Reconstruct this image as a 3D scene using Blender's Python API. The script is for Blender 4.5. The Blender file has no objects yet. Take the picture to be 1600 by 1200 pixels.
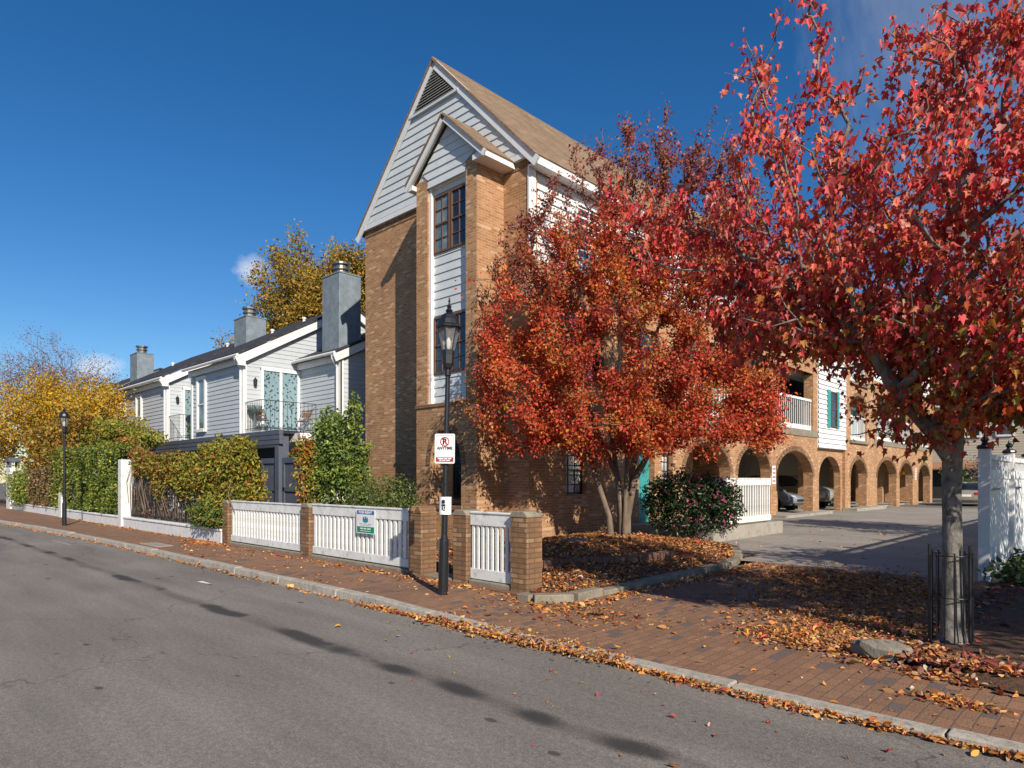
import bpy, math, random
import numpy as np
from mathutils import Vector, Matrix
R = math.radians
rng = np.random.default_rng(7)
random.seed(7)
S = bpy.context.scene
COL = S.collection

# ------------------------------------------------------------------ helpers: objects
def tag(o, label=None, cat=None, group=None, kind=None):
    if label: o['label'] = label
    if cat: o['category'] = cat
    if group: o['group'] = group
    if kind: o['kind'] = kind
    return o
def thing(name, loc, label, cat, group=None):
    o = bpy.data.objects.new(name, None); COL.objects.link(o)
    o.location = loc; o.empty_display_size = .2
    o['wl'] = [float(c) for c in loc]
    return tag(o, label, cat, group)
def wloc(o):
    return Vector(o['wl']) if 'wl' in o else Vector((0, 0, 0))
def copy_tree(o, parent=None):
    c = o.copy(); COL.objects.link(c)
    c.parent = parent
    for ch in [x for x in COL.objects if x.parent == o]:
        copy_tree(ch, c)
    return c

# facing frames: F(u, z, d) -> world point, d = distance out of the wall
def FY(y):           # wall facing -y, u = x
    return lambda u, z, d: (u, y - d, z)
def FX(x):           # wall facing +x, u = y
    return lambda u, z, d: (x + d, u, z)

class MB:
    def __init__(s): s.v = []; s.f = []
    def add(s, vs, fs):
        b = len(s.v); s.v += [tuple(p) for p in vs]; s.f += [tuple(i + b for i in f) for f in fs]
    def box(s, x0, x1, y0, y1, z0, z1):
        x0, x1 = min(x0, x1), max(x0, x1); y0, y1 = min(y0, y1), max(y0, y1); z0, z1 = min(z0, z1), max(z0, z1)
        s.add([(x0,y0,z0),(x1,y0,z0),(x1,y1,z0),(x0,y1,z0),(x0,y0,z1),(x1,y0,z1),(x1,y1,z1),(x0,y1,z1)],
              [(0,3,2,1),(4,5,6,7),(0,1,5,4),(1,2,6,5),(2,3,7,6),(3,0,4,7)])
        return s
    def fbox(s, F, u0, u1, z0, z1, d0, d1):
        a, b = F(u0, z0, d0), F(u1, z1, d1)
        return s.box(a[0], b[0], a[1], b[1], a[2], b[2])
    def obox(s, c, sx, sy, sz, rz=0, M=None):
        m = Matrix.Rotation(rz, 3, 'Z') if M is None else M
        vs = []
        for k in range(8):
            p = Vector(((k & 1) - .5, ((k >> 1) & 1) - .5, (k >> 2) - .5))
            p = m @ Vector((p.x*sx, p.y*sy, p.z*sz)); vs.append((c[0]+p.x, c[1]+p.y, c[2]+p.z))
        s.add(vs, [(0,2,3,1),(4,5,7,6),(0,1,5,4),(1,3,7,5),(3,2,6,7),(2,0,4,6)]); return s
    def prism(s, poly, axis, c0, c1):
        n = len(poly)
        def P(a, b, c): return {'x': (c, a, b), 'y': (a, c, b), 'z': (a, b, c)}[axis]
        vs = [P(a, b, c0) for a, b in poly] + [P(a, b, c1) for a, b in poly]
        fs = [tuple(range(n)), tuple(range(2*n-1, n-1, -1))]
        fs += [(i, n+i, n+(i+1) % n, (i+1) % n) for i in range(n)]
        s.add(vs, fs); return s
    def quad(s, *p):
        s.add(p, [tuple(range(len(p)))]); return s
    def tube(s, pts, rad, n=8, cap=True, phase=0.):
        pts = [Vector(p) for p in pts]
        if not hasattr(rad, '__len__'): rad = [rad]*len(pts)
        up = Vector((0, 0, 1)); vs = []; prev = None
        for i, p in enumerate(pts):
            t = (pts[min(i+1, len(pts)-1)] - pts[max(i-1, 0)])
            t = t.normalized() if t.length > 1e-9 else up
            a = prev if prev is not None else (Vector((1, 0, 0)) if abs(t.x) < .9 else Vector((0, 1, 0)))
            a = (a - t*a.dot(t)); a = a.normalized() if a.length > 1e-6 else t.orthogonal().normalized()
            prev = a; b = t.cross(a)
            for k in range(n):
                q = 2*math.pi*k/n + phase
                w = p + (a*math.cos(q) + b*math.sin(q))*rad[i]; vs.append((w.x, w.y, w.z))
        fs = []
        for i in range(len(pts)-1):
            for k in range(n):
                k2 = (k+1) % n
                fs.append((i*n+k, i*n+k2, (i+1)*n+k2, (i+1)*n+k))
        if cap:
            fs.append(tuple(range(n-1, -1, -1))); m = (len(pts)-1)*n; fs.append(tuple(range(m, m+n)))
        s.add(vs, fs); return s
    def lathe(s, prof, c, n=16, phase=0.):
        vs = []; fs = []
        for r, z in prof:
            for k in range(n):
                q = 2*math.pi*k/n + phase; vs.append((c[0]+r*math.cos(q), c[1]+r*math.sin(q), c[2]+z))
        for i in range(len(prof)-1):
            for k in range(n):
                k2 = (k+1) % n; fs.append((i*n+k, i*n+k2, (i+1)*n+k2, (i+1)*n+k))
        fs.append(tuple(range(n-1, -1, -1))); m = (len(prof)-1)*n; fs.append(tuple(range(m, m+n)))
        s.add(vs, fs); return s
    def siding(s, F, z0, z1, wf, e=.2, d=0., lap=.024):
        z = z0
        while z < z1 - .01:
            zt = min(z+e, z1)
            a0, a1 = wf(z); b0, b1 = wf(zt)
            if a1 - a0 > .02:
                o = lap
                s.add([F(a0,z,d+o), F(a1,z,d+o), F(b1,zt,d+.003), F(b0,zt,d+.003)], [(0,1,2,3)])
                s.add([F(a0,z,d-.005), F(a1,z,d-.005), F(a1,z,d+o), F(a0,z,d+o)], [(0,1,2,3)])
            z += e
        return s
    def arched(s, F, u0, u1, z0, z1, th, ops, nseg=14):
        """wall u0..u1, z0..z1, thickness th behind d=0; ops: (ua, ub, sill, spring, rise)"""
        ops = sorted(ops); u = u0
        def face(a, b, c, d_):   # front and back quads
            s.add([F(*a,0),F(*b,0),F(*c,0),F(*d_,0)], [(0,1,2,3)])
            s.add([F(*a,-th),F(*b,-th),F(*c,-th),F(*d_,-th)], [(3,2,1,0)])
        def jamb(a, b):
            s.add([F(*a,0),F(*a,-th),F(*b,-th),F(*b,0)], [(0,1,2,3)])
        for ua, ub, sill, spring, rise in ops:
            if ua > u: face((u,z0),(ua,z0),(ua,z1),(u,z1))
            if sill > z0 + 1e-4:
                face((ua,z0),(ub,z0),(ub,sill),(ua,sill)); jamb((ua,sill),(ub,sill))
            c = []
            for k in range(nseg+1):
                q = math.pi*k/nseg; w = (ub-ua)/2
                c.append(((ua+ub)/2 - w*math.cos(q), spring + rise*math.sin(q)))
            jamb((ua,sill),(ua,spring)); jamb((ub,spring),(ub,sill))
            if rise > 0:
                for k in range(nseg):
                    face(c[k], c[k+1], (c[k+1][0],z1), (c[k][0],z1)); jamb(c[k], c[k+1])
            elif spring < z1:
                face((ua,spring),(ub,spring),(ub,z1),(ua,z1)); jamb((ua,spring),(ub,spring))
            u = ub
        if u < u1: face((u,z0),(u1,z0),(u1,z1),(u,z1))
        jamb((u0,z0),(u0,z1)); jamb((u1,z0),(u1,z1)); jamb((u0,z1),(u1,z1))
        return s
    def build(s, name, mat, parent=None, origin=None, smooth=False, bevel=0., label=None):
        o0 = wloc(parent) if parent is not None else Vector(origin or (0,0,0))
        me = bpy.data.meshes.new(name)
        me.from_pydata([(p[0]-o0.x, p[1]-o0.y, p[2]-o0.z) for p in s.v], [], s.f)
        me.update()
        uv = me.uv_layers.new(name='UVMap').data
        vs = s.v
        for poly in me.polygons:
            n = poly.normal
            if abs(n.z) > .985: u = Vector((1,0,0)); w = Vector((0,1,0))
            else:
                u = Vector((-n.y, n.x, 0)).normalized(); w = n.cross(u)
                if w.z < 0: w = -w; 
            for li in poly.loop_indices:
                p = Vector(vs[me.loops[li].vertex_index]); uv[li].uv = (p.dot(u), p.dot(w))
        if smooth:
            for p in me.polygons: p.use_smooth = True
        me.materials.append(mat)
        o = bpy.data.objects.new(name, me); COL.objects.link(o)
        if parent is not None:
            o.parent = parent; o['wl'] = [o0.x, o0.y, o0.z]
        else:
            o.location = o0; o['wl'] = [o0.x, o0.y, o0.z]
        if bevel:
            m = o.modifiers.new('edge', 'BEVEL'); m.width = bevel; m.segments = 2; m.limit_method = 'ANGLE'
        if label: o['label'] = label
        return o

# ------------------------------------------------------------------ helpers: materials
def newmat(name):
    m = bpy.data.materials.new(name); m.use_nodes = True
    nt = m.node_tree; nt.nodes.clear()
    out = nt.nodes.new('ShaderNodeOutputMaterial'); b = nt.nodes.new('ShaderNodeBsdfPrincipled')
    nt.links.new(b.outputs[0], out.inputs[0])
    return m, nt, b, out
def nd(nt, typ, **kw):
    n = nt.nodes.new(typ)
    for k, v in kw.items():
        if k.startswith('i_'):
            key = k[2:].replace('_', ' '); n.inputs[key].default_value = v
        else: setattr(n, k, v)
    return n
def c4(c): return (c[0], c[1], c[2], 1)
def ramp(nt, fac, stops, interp='LINEAR'):
    r = nt.nodes.new('ShaderNodeValToRGB'); e = r.color_ramp.elements; r.color_ramp.interpolation = interp
    while len(e) > 1: e.remove(e[0])
    e[0].position = stops[0][0]; e[0].color = c4(stops[0][1])
    for p, c in stops[1:]:
        x = e.new(p); x.color = c4(c)
    if fac is not None: nt.links.new(fac, r.inputs[0])
    return r
def mixc(nt, fac, a, b, mode='MIX'):
    n = nt.nodes.new('ShaderNodeMix'); n.data_type = 'RGBA'; n.blend_type = mode
    for sock, v in ((n.inputs[0], fac), (n.inputs[6], a), (n.inputs[7], b)):
        if hasattr(v, 'links'): nt.links.new(v, sock)
        elif isinstance(v, (int, float)): sock.default_value = v
        else: sock.default_value = c4(v)
    return n.outputs[2]
def coords(nt, kind='Object', scale=None):
    t = nt.nodes.new('ShaderNodeTexCoord'); o = t.outputs[kind]
    if scale is not None:
        mp = nt.nodes.new('ShaderNodeMapping'); nt.links.new(o, mp.inputs[0])
        mp.inputs['Scale'].default_value = scale if hasattr(scale, '__len__') else (scale,)*3
        o = mp.outputs[0]
    return o
def noise(nt, vec, scale, detail=4, rough=.55):
    n = nd(nt, 'ShaderNodeTexNoise', i_Scale=scale, i_Detail=detail, i_Roughness=rough)
    nt.links.new(vec, n.inputs['Vector']); return n.outputs['Fac']
def bump(nt, b, h, strength=.3, dist=.01):
    n = nd(nt, 'ShaderNodeBump', i_Strength=strength, i_Distance=dist)
    nt.links.new(h, n.inputs['Height']); nt.links.new(n.outputs[0], b.inputs['Normal'])
def paint(name, col, rough=.55, var=.18, scale=3., bmp=.15, metal=0., dirt=None, spec=.4, fine=40.):
    """painted / plain surface with two scales of variation and a little bump"""
    m, nt, b, out = newmat(name)
    v = coords(nt)
    n1 = noise(nt, v, scale, 6, .6); n2 = noise(nt, v, fine, 3)
    lo = tuple(c*(1-var) for c in col); hi = tuple(min(1, c*(1+var*.6)) for c in col)
    r = ramp(nt, n1, [(.3, lo), (.7, hi)])
    c = mixc(nt, .25, r.outputs[0], ramp(nt, n2, [(.3, lo), (.7, hi)]).outputs[0])
    if dirt:
        d = ramp(nt, noise(nt, v, scale*2.3, 8, .7), [(.52, (0,0,0)), (.72, (1,1,1))])
        c = mixc(nt, d.outputs[0], c, dirt)
    nt.links.new(c, b.inputs['Base Color'])
    b.inputs['Roughness'].default_value = rough; b.inputs['Metallic'].default_value = metal
    b.inputs['Specular IOR Level'].default_value = spec
    if bmp: bump(nt, b, n2, bmp, .006)
    return m
def brickmat(name, c1, c2, mortar, bw=.205, bh=.068, ms=.009, tint=None, offset=.5, grime=(.10,.06,.04), rot=0., rough=.85, dark=None, gr=.35):
    m, nt, b, out = newmat(name)
    uv = coords(nt, 'UV')
    mp = nt.nodes.new('ShaderNodeMapping'); nt.links.new(uv, mp.inputs[0]); mp.inputs['Rotation'].default_value = (0,0,rot)
    uv = mp.outputs[0]
    # slight wobble of the courses
    wn = nd(nt, 'ShaderNodeTexNoise', i_Scale=2.2, i_Detail=2); nt.links.new(uv, wn.inputs['Vector'])
    wm = nd(nt, 'ShaderNodeVectorMath', operation='MULTIPLY_ADD'); nt.links.new(wn.outputs['Color'], wm.inputs[0])
    wm.inputs[1].default_value = (.012,.012,0); nt.links.new(uv, wm.inputs[2]); uvw = wm.outputs[0]
    def bt(a, c, mo, bias=0.):
        t = nd(nt, 'ShaderNodeTexBrick', offset=offset, i_Scale=1., i_Bias=bias); nt.links.new(uvw, t.inputs['Vector'])
        t.inputs['Brick Width'].default_value = bw; t.inputs['Row Height'].default_value = bh
        t.inputs['Mortar Size'].default_value = ms; t.inputs['Mortar Smooth'].default_value = .2
        t.inputs['Color1'].default_value = c4(a); t.inputs['Color2'].default_value = c4(c); t.inputs['Mortar'].default_value = c4(mo)
        return t
    t = bt(c1, c2, mortar); col = t.outputs['Color']
    if dark:   # occasional odd-coloured bricks
        t2 = bt((0,0,0), (1,1,1), (0,0,0)); f = ramp(nt, t2.outputs['Color'], [(.86, (0,0,0)), (.9, (1,1,1))], 'CONSTANT')
        col = mixc(nt, f.outputs[0], col, dark)
    n1 = noise(nt, uv, .9, 6, .65); n2 = noise(nt, uv, 55, 3)
    col = mixc(nt, .5, col, ramp(nt, n2, [(.28, (.38,.38,.38)), (.5, (.95,.95,.95)), (.72, (1.45,1.42,1.38))]).outputs[0], 'MULTIPLY')
    g = ramp(nt, n1, [(.42, (0,0,0)), (.8, (gr,gr,gr))])
    col = mixc(nt, g.outputs[0], col, grime)
    ms_ = nt.nodes.new('ShaderNodeMapping'); nt.links.new(uv, ms_.inputs[0]); ms_.inputs['Scale'].default_value = (2.6,.22,1)
    stk = ramp(nt, noise(nt, ms_.outputs[0], 1.1, 5, .6), [(.50, (0,0,0)), (.75, (gr*.7,gr*.7,gr*.7))])
    col = mixc(nt, stk.outputs[0], col, tuple(x*.8 for x in grime))
    nt.links.new(col, b.inputs['Base Color']); b.inputs['Roughness'].default_value = rough
    b.inputs['Specular IOR Level'].default_value = .25
    hm = nd(nt, 'ShaderNodeMath', operation='MULTIPLY_ADD'); nt.links.new(t.outputs['Fac'], hm.inputs[0]); hm.inputs[1].default_value = -1.
    nt.links.new(n2, hm.inputs[2]); bump(nt, b, hm.outputs[0], .55, .008)
    return m
def leafmat(name, trans=.35, rough=.5, vary=.0):
    m, nt, b, out = newmat(name)
    a = nd(nt, 'ShaderNodeAttribute', attribute_name='tint')
    nt.links.new(a.outputs['Color'], b.inputs['Base Color']); b.inputs['Roughness'].default_value = rough
    b.inputs['Specular IOR Level'].default_value = .35
    tr = nt.nodes.new('ShaderNodeBsdfTranslucent')
    nt.links.new(a.outputs['Color'], tr.inputs[0])
    mx = nt.nodes.new('ShaderNodeMixShader'); mx.inputs[0].default_value = trans
    nt.links.new(b.outputs[0], mx.inputs[1]); nt.links.new(tr.outputs[0], mx.inputs[2]); nt.links.new(mx.outputs[0], out.inputs[0])
    return m
def glassmat(name, col=(.02,.03,.04), rough=.04):
    m, nt, b, out = newmat(name)
    v = coords(nt)
    n1 = noise(nt, v, 1.7, 3)
    r = ramp(nt, n1, [(.35, tuple(c*.5 for c in col)), (.7, tuple(c*2.2 for c in col))])  # lighter noise patches painted into the opaque pane as reflections
    nt.links.new(r.outputs[0], b.inputs['Base Color']); b.inputs['Roughness'].default_value = rough
    b.inputs['Specular IOR Level'].default_value = .9
    bump(nt, b, noise(nt, v, 2.5, 1), .06, .02)
    return m
def bark(name, c1, c2, sc=(6,6,1.2), rough=.85, strength=.6):
    m, nt, b, out = newmat(name)
    v = coords(nt, 'Object', sc)
    n1 = noise(nt, v, 3., 8, .65); n2 = noise(nt, coords(nt), 1.5, 4)
    r = ramp(nt, n1, [(.32, c1), (.66, c2)])
    c = mixc(nt, ramp(nt, n2, [(.45,(0,0,0)),(.75,(.6,.6,.6))]).outputs[0], r.outputs[0], tuple(x*.45 for x in c1))
    nt.links.new(c, b.inputs['Base Color']); b.inputs['Roughness'].default_value = rough
    bump(nt, b, n1, strength, .02); return m

BRICK = brickmat('tan_brick', (.475,.25,.118), (.305,.145,.066), (.46,.32,.20), ms=.008, dark=(.56,.36,.215), gr=.34)
BRICK_POST = brickmat('pillar_brick', (.335,.180,.085), (.22,.112,.054), (.135,.10,.07), dark=(.42,.26,.14), gr=.75)
PAVER = brickmat('paver_brick', (.30,.165,.095), (.225,.12,.073), (.15,.10,.07), bw=.2, bh=.1, ms=.006, rot=R(90), grime=(.15,.10,.072), dark=(.14,.11,.10), gr=.5)
EDGING = brickmat('edging_brick', (.24,.11,.07), (.17,.08,.055), (.14,.11,.09), bw=.2, bh=.08)
GSIDE = paint('pale_grey_siding', (.55,.58,.59), .6, .10, 1.2, dirt=(.48,.50,.50))
HSIDE = paint('grey_siding', (.46,.49,.52), .6, .1, .7, dirt=(.38,.40,.43))
WHITE = paint('white_paint', (.70,.70,.69), .5, .08, 1.2, dirt=(.62,.61,.58))
TRIM = paint('grey_white_trim', (.66,.67,.68), .55, .1, 1.5, dirt=(.55,.55,.54))
WHITE_OLD = paint('weathered_white_paint', (.73,.73,.70), .65, .2, 3.5, .4, dirt=(.40,.385,.33))
STUCCO = paint('white_stucco', (.68,.67,.66), .9, .16, 3., .6, dirt=(.42,.40,.38), fine=60)
TEAL = paint('teal_paint', (.05,.30,.30), .5, .15, 2.)
CONC = paint('concrete', (.33,.30,.25), .9, .25, 2., .4, dirt=(.18,.17,.14))
COPING = paint('mossy_coping', (.25,.215,.16), .9, .35, 5., .6, dirt=(.12,.105,.07))
GRANITE = paint('granite_kerb_stone', (.40,.36,.30), .85, .35, 7., .8, dirt=(.17,.145,.11))
CHIM = paint('bluish_chimney_stucco', (.19,.23,.265), .9, .35, 3.5, .6, dirt=(.12,.14,.15), fine=80)
FLUE = paint('galvanised_flue', (.28,.26,.23), .35, .3, 6., .1, metal=.8)
DARKWOOD = paint('slate_painted_wood', (.085,.095,.125), .6, .25, 2.)
BLACK = paint('black_metal', (.012,.013,.016), .38, .3, 5., .05, spec=.5)
IRON = paint('wrought_iron', (.02,.02,.024), .5, .3, 8., .1)
BROWNFR = paint('brown_window_frame', (.13,.068,.043), .55, .2, 3.)
GLASS = glassmat('window_glass', (.018,.026,.04)); GLASS2 = glassmat('pale_window_glass', (.10,.13,.14), .06)
SHEER = glassmat('sheer_curtain_glass', (.30,.31,.32), .12)
DARK = paint('dark_interior', (.03,.028,.026), .9, .3, 2.)
BARK_M = bark('maple_bark', (.075,.064,.055), (.27,.245,.21), (5,5,3.2), .85, 1.); BARK_C = bark('smooth_tan_bark', (.09,.062,.042), (.22,.16,.11), (5,5,.8), .75, .35)
BARK_D = bark('dark_bark', (.06,.045,.035), (.14,.11,.085))
LEAF = leafmat('autumn_leaf'); LEAFG = leafmat('evergreen_leaf', .2, .35); LITTER = leafmat('fallen_leaf', .05, .65)

def asphalt():
    m, nt, b, out = newmat('worn_asphalt')
    v = coords(nt)
    sep = nt.nodes.new('ShaderNodeSeparateXYZ'); nt.links.new(v, sep.inputs[0])
    def mth(op, a, bb=None):
        n = nd(nt, 'ShaderNodeMath', operation=op)
        for i, x in enumerate((a, bb)):
            if x is None: continue
            if hasattr(x, 'links'): nt.links.new(x, n.inputs[i])
            else: n.inputs[i].default_value = x
        return n.outputs[0]
    base = ramp(nt, noise(nt, v, .35, 6, .6), [(.3, (.172,.154,.137)), (.7, (.222,.202,.181))])
    agg = ramp(nt, noise(nt, v, 75, 3, .8), [(.32, (.50,.50,.50)), (.5, (.98,.98,.98)), (.68, (1.75,1.70,1.62))])
    col = mixc(nt, .8, base.outputs[0], agg.outputs[0], 'MULTIPLY')
    ag2 = ramp(nt, noise(nt, v, 22, 3, .75), [(.34, (.74,.74,.74)), (.66, (1.24,1.23,1.2))])
    col = mixc(nt, .8, col, ag2.outputs[0], 'MULTIPLY')
    vg = nd(nt, 'ShaderNodeTexVoronoi', i_Scale=38); nt.links.new(v, vg.inputs['Vector'])
    peb = ramp(nt, vg.outputs['Distance'], [(.0, (1,1,1)), (.16, (1,1,1)), (.22, (0,0,0))])
    pick = ramp(nt, vg.outputs['Color'], [(.78, (0,0,0)), (.82, (.55,.55,.55))])
    col = mixc(nt, mth('MULTIPLY', peb.outputs[0], pick.outputs[0]), col, (.34,.32,.29))
    wear = ramp(nt, noise(nt, coords(nt, 'Object', (.25, 1.6, 1)), 1.3, 5), [(.35, (.84,.84,.84)), (.65, (1.1,1.09,1.07))])
    col = mixc(nt, 1., col, wear.outputs[0], 'MULTIPLY')
    # oil track: a band of blotches along the lane
    wob = noise(nt, coords(nt, 'Object', (.9, .6, 0)), 1., 3)
    yy = mth('ADD', sep.outputs[1], mth('MULTIPLY', mth('SUBTRACT', wob, .5), .25))
    dy = mth('DIVIDE', mth('SUBTRACT', yy, 3.33), .115)
    band = mth('POWER', 2.718, mth('MULTIPLY', mth('MULTIPLY', dy, dy), -1.))
    blot = ramp(nt, noise(nt, coords(nt, 'Object', (.8, 1.0, 1)), 1.3, 3, .55), [(.45, (.0,.0,.0)), (.60, (1,1,1))]).outputs[0]
    for cx, wd, am in ((-4.55,.30,1.),(-3.78,.34,1.),(-2.95,.24,.95),(-2.22,.30,.95),(-5.45,.26,.8),(-6.5,.3,.75),(-8.1,.35,.75)):   # the oil blotches along the lane
        q = mth('DIVIDE', mth('SUBTRACT', sep.outputs[0], cx), wd)
        blot = mth('MAXIMUM', blot, mth('MULTIPLY', mth('POWER', 2.718, mth('MULTIPLY', mth('MULTIPLY', q, q), -1.)), am))
    edge = noise(nt, v, 70, 4, .85)
    st = mth('ADD', mth('MULTIPLY', band, blot), mth('MULTIPLY', mth('SUBTRACT', edge, .5), 1.3))
    s1 = ramp(nt, st, [(.30, (0,0,0)), (.78, (1,1,1))])
    col = mixc(nt, mth('MULTIPLY', s1.outputs[0], .86), col, (.022,.021,.022))
    faint = ramp(nt, mth('MULTIPLY', band, noise(nt, coords(nt, 'Object', (.6,2,1)), 1.6, 4)), [(.16, (0,0,0)), (.5, (.42,.42,.42))])
    col = mixc(nt, faint.outputs[0], col, (.055,.052,.05))
    # scattered drips
    vo = nd(nt, 'ShaderNodeTexVoronoi', i_Scale=1.7); nt.links.new(coords(nt, 'Object', (.8,1.5,1)), vo.inputs['Vector'])
    thr = mth('SUBTRACT', mth('MULTIPLY', noise(nt, v, 1.1, 2), .30), .075)
    d = mth('ADD', vo.outputs['Distance'], mth('MULTIPLY', mth('SUBTRACT', noise(nt, v, 24, 2), .5), .05))
    sp = ramp(nt, mth('SUBTRACT', thr, d), [(.0, (0,0,0)), (.02, (.72,.72,.72))])
    col = mixc(nt, sp.outputs[0], col, (.035,.034,.034))
    # hairline cracks
    vc = nd(nt, 'ShaderNodeTexVoronoi', feature='DISTANCE_TO_EDGE', i_Scale=.22)
    wv = nd(nt, 'ShaderNodeVectorMath', operation='MULTIPLY_ADD'); nn = nd(nt, 'ShaderNodeTexNoise', i_Scale=1.6, i_Detail=5)
    nt.links.new(v, nn.inputs['Vector']); nt.links.new(nn.outputs['Color'], wv.inputs[0]); wv.inputs[1].default_value = (1.2,1.2,0); nt.links.new(v, wv.inputs[2])
    nt.links.new(wv.outputs[0], vc.inputs['Vector'])
    cr = ramp(nt, vc.outputs['Distance'], [(.0, (.55,.55,.55)), (.0035, (0,0,0))])
    col = mixc(nt, cr.outputs[0], col, (.04,.038,.036))
    nt.links.new(col, b.inputs['Base Color']); b.inputs['Roughness'].default_value = .82; b.inputs['Specular IOR Level'].default_value = .3
    bump(nt, b, noise(nt, v, 75, 3, .8), .7, .006)
    return m
ASPHALT = asphalt()
def drive():
    m, nt, b, out = newmat('driveway_concrete')
    v = coords(nt)
    base = ramp(nt, noise(nt, v, .5, 7, .65), [(.3, (.20,.178,.152)), (.7, (.31,.28,.245))])
    agg = ramp(nt, noise(nt, v, 90, 2), [(.3, (.75,.75,.75)), (.75, (1.3,1.3,1.3))])
    col = mixc(nt, .7, base.outputs[0], agg.outputs[0], 'MULTIPLY')
    vc = nd(nt, 'ShaderNodeTexVoronoi', feature='DISTANCE_TO_EDGE', i_Scale=.3); nt.links.new(v, vc.inputs['Vector'])
    cr = ramp(nt, vc.outputs['Distance'], [(.0, (.7,.7,.7)), (.006, (0,0,0))])
    col = mixc(nt, cr.outputs[0], col, (.07,.065,.06))
    nt.links.new(col, b.inputs['Base Color']); b.inputs['Roughness'].default_value = .9
    bump(nt, b, noise(nt, v, 90, 2), .3, .004); return m
DRIVE = drive()
def mulch(name, a, c, sc=14.):
    m, nt, b, out = newmat(name); v = coords(nt)
    r = ramp(nt, noise(nt, v, sc, 8, .75), [(.3, a), (.7, c)])
    nt.links.new(r.outputs[0], b.inputs['Base Color']); b.inputs['Roughness'].default_value = .95
    bump(nt, b, noise(nt, v, sc*2.4, 6, .7), .9, .03); return m
MULCH = mulch('leaf_mulch', (.045,.026,.016), (.17,.085,.038)); SOIL = mulch('garden_soil', (.05,.035,.022), (.13,.09,.055), 9.)
FARG = mulch('far_ground', (.10,.09,.075), (.17,.155,.13), 2.)
def shingles(name, a, c, line):
    m, nt, b, out = newmat(name); uv = coords(nt, 'UV')
    t = nd(nt, 'ShaderNodeTexBrick', offset=.37, i_Scale=1.); nt.links.new(uv, t.inputs['Vector'])
    t.inputs['Brick Width'].default_value = .3; t.inputs['Row Height'].default_value = .145; t.inputs['Mortar Size'].default_value = .006
    t.inputs['Color1'].default_value = c4(a); t.inputs['Color2'].default_value = c4(c); t.inputs['Mortar'].default_value = c4(line)
    n1 = noise(nt, uv, .8, 6, .6); n2 = noise(nt, uv, 60, 2)
    col = mixc(nt, .7, t.outputs['Color'], ramp(nt, n1, [(.3,(.75,.75,.75)),(.7,(1.2,1.2,1.2))]).outputs[0], 'MULTIPLY')
    col = mixc(nt, .4, col, ramp(nt, n2, [(.3,(.6,.6,.6)),(.7,(1.3,1.3,1.3))]).outputs[0], 'MULTIPLY')
    nt.links.new(col, b.inputs['Base Color']); b.inputs['Roughness'].default_value = .95; b.inputs['Specular IOR Level'].default_value = .15
    bump(nt, b, t.outputs['Fac'], -.5, .01); return m
ROOF_T = shingles('tan_shingles', (.27,.185,.12), (.19,.13,.085), (.10,.07,.05)); ROOF_D = shingles('slate_shingles', (.058,.058,.068), (.036,.037,.045), (.02,.02,.022))
def flat(name, col, rough=.5, metal=0., spec=.5, coat=0.):
    m, nt, b, out = newmat(name)
    n1 = noise(nt, coords(nt), 5., 3)
    r = ramp(nt, n1, [(.3, tuple(x*.93 for x in col)), (.7, tuple(min(1,x*1.05) for x in col))])
    nt.links.new(r.outputs[0], b.inputs['Base Color'])
    b.inputs['Roughness'].default_value = rough; b.inputs['Metallic'].default_value = metal; b.inputs['Specular IOR Level'].default_value = spec
    b.inputs['Coat Weight'].default_value = coat; b.inputs['Coat Roughness'].default_value = .08
    return m
def curtain():
    m, nt, b, out = newmat('patterned_curtain'); v = coords(nt, 'Object', (9,9,9))
    vo = nd(nt, 'ShaderNodeTexVoronoi', i_Scale=1.); nt.links.new(v, vo.inputs['Vector'])
    f = ramp(nt, vo.outputs['Distance'], [(.30, (1,1,1)), (.38, (0,0,0))])
    col = mixc(nt, f.outputs[0], (.20,.29,.32), (.03,.06,.085))
    nt.links.new(col, b.inputs['Base Color']); b.inputs['Roughness'].default_value = .25; b.inputs['Specular IOR Level'].default_value = .7
    return m
CURTAIN = curtain()

# ------------------------------------------------------------------ helpers: foliage
def P(*a): return np.array(a, float)
def pal(n, items, jit=.18):
    """items: (weight, rgb) -> n random leaf tints"""
    w = np.array([i[0] for i in items], float); w /= w.sum()
    k = rng.choice(len(items), n, p=w); c = np.array([i[1] for i in items])[k]
    return np.clip(c*(1+rng.normal(0, jit, (n,1)))*(1+rng.normal(0, jit*.35, (n,3))), .004, .95)
SMALL = (np.array([(0,0,0),(.30,.42,.10),(0,1,-.06),(-.30,.42,.10)]), [(0,1,2,3)])
OVAL = (np.array([(0,0,0),(.24,.22,.05),(.30,.52,.08),(.17,.84,.02),(0,1,-.06),(-.17,.84,.02),(-.30,.52,.08),(-.24,.22,.05)]), [(0,1,2,3,4),(0,4,5,6,7)])
_half = [(0,0),(.26,-.05),(.50,.12),(.36,.24),(.62,.52),(.30,.48),(.20,.62),(0,1.0)]
MAPLE = (np.array([(x, y, .22*abs(x)-.10*y*y) for x, y in _half] + [(-x, y, .22*abs(x)-.10*y*y) for x, y in _half[1:-1]]),
         [tuple(range(8)), (7,13,12,11,10,9,8,0)])
def frames(n, normal, tip):
    """rotation matrices from leaf-normal and tip directions (n,3)"""
    y = tip/np.linalg.norm(tip, axis=1, keepdims=True)
    z = normal - (normal*y).sum(1, keepdims=True)*y
    z /= np.maximum(np.linalg.norm(z, axis=1, keepdims=True), 1e-6)
    x = np.cross(y, z)
    return np.stack([x, y, z], 2)
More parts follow.
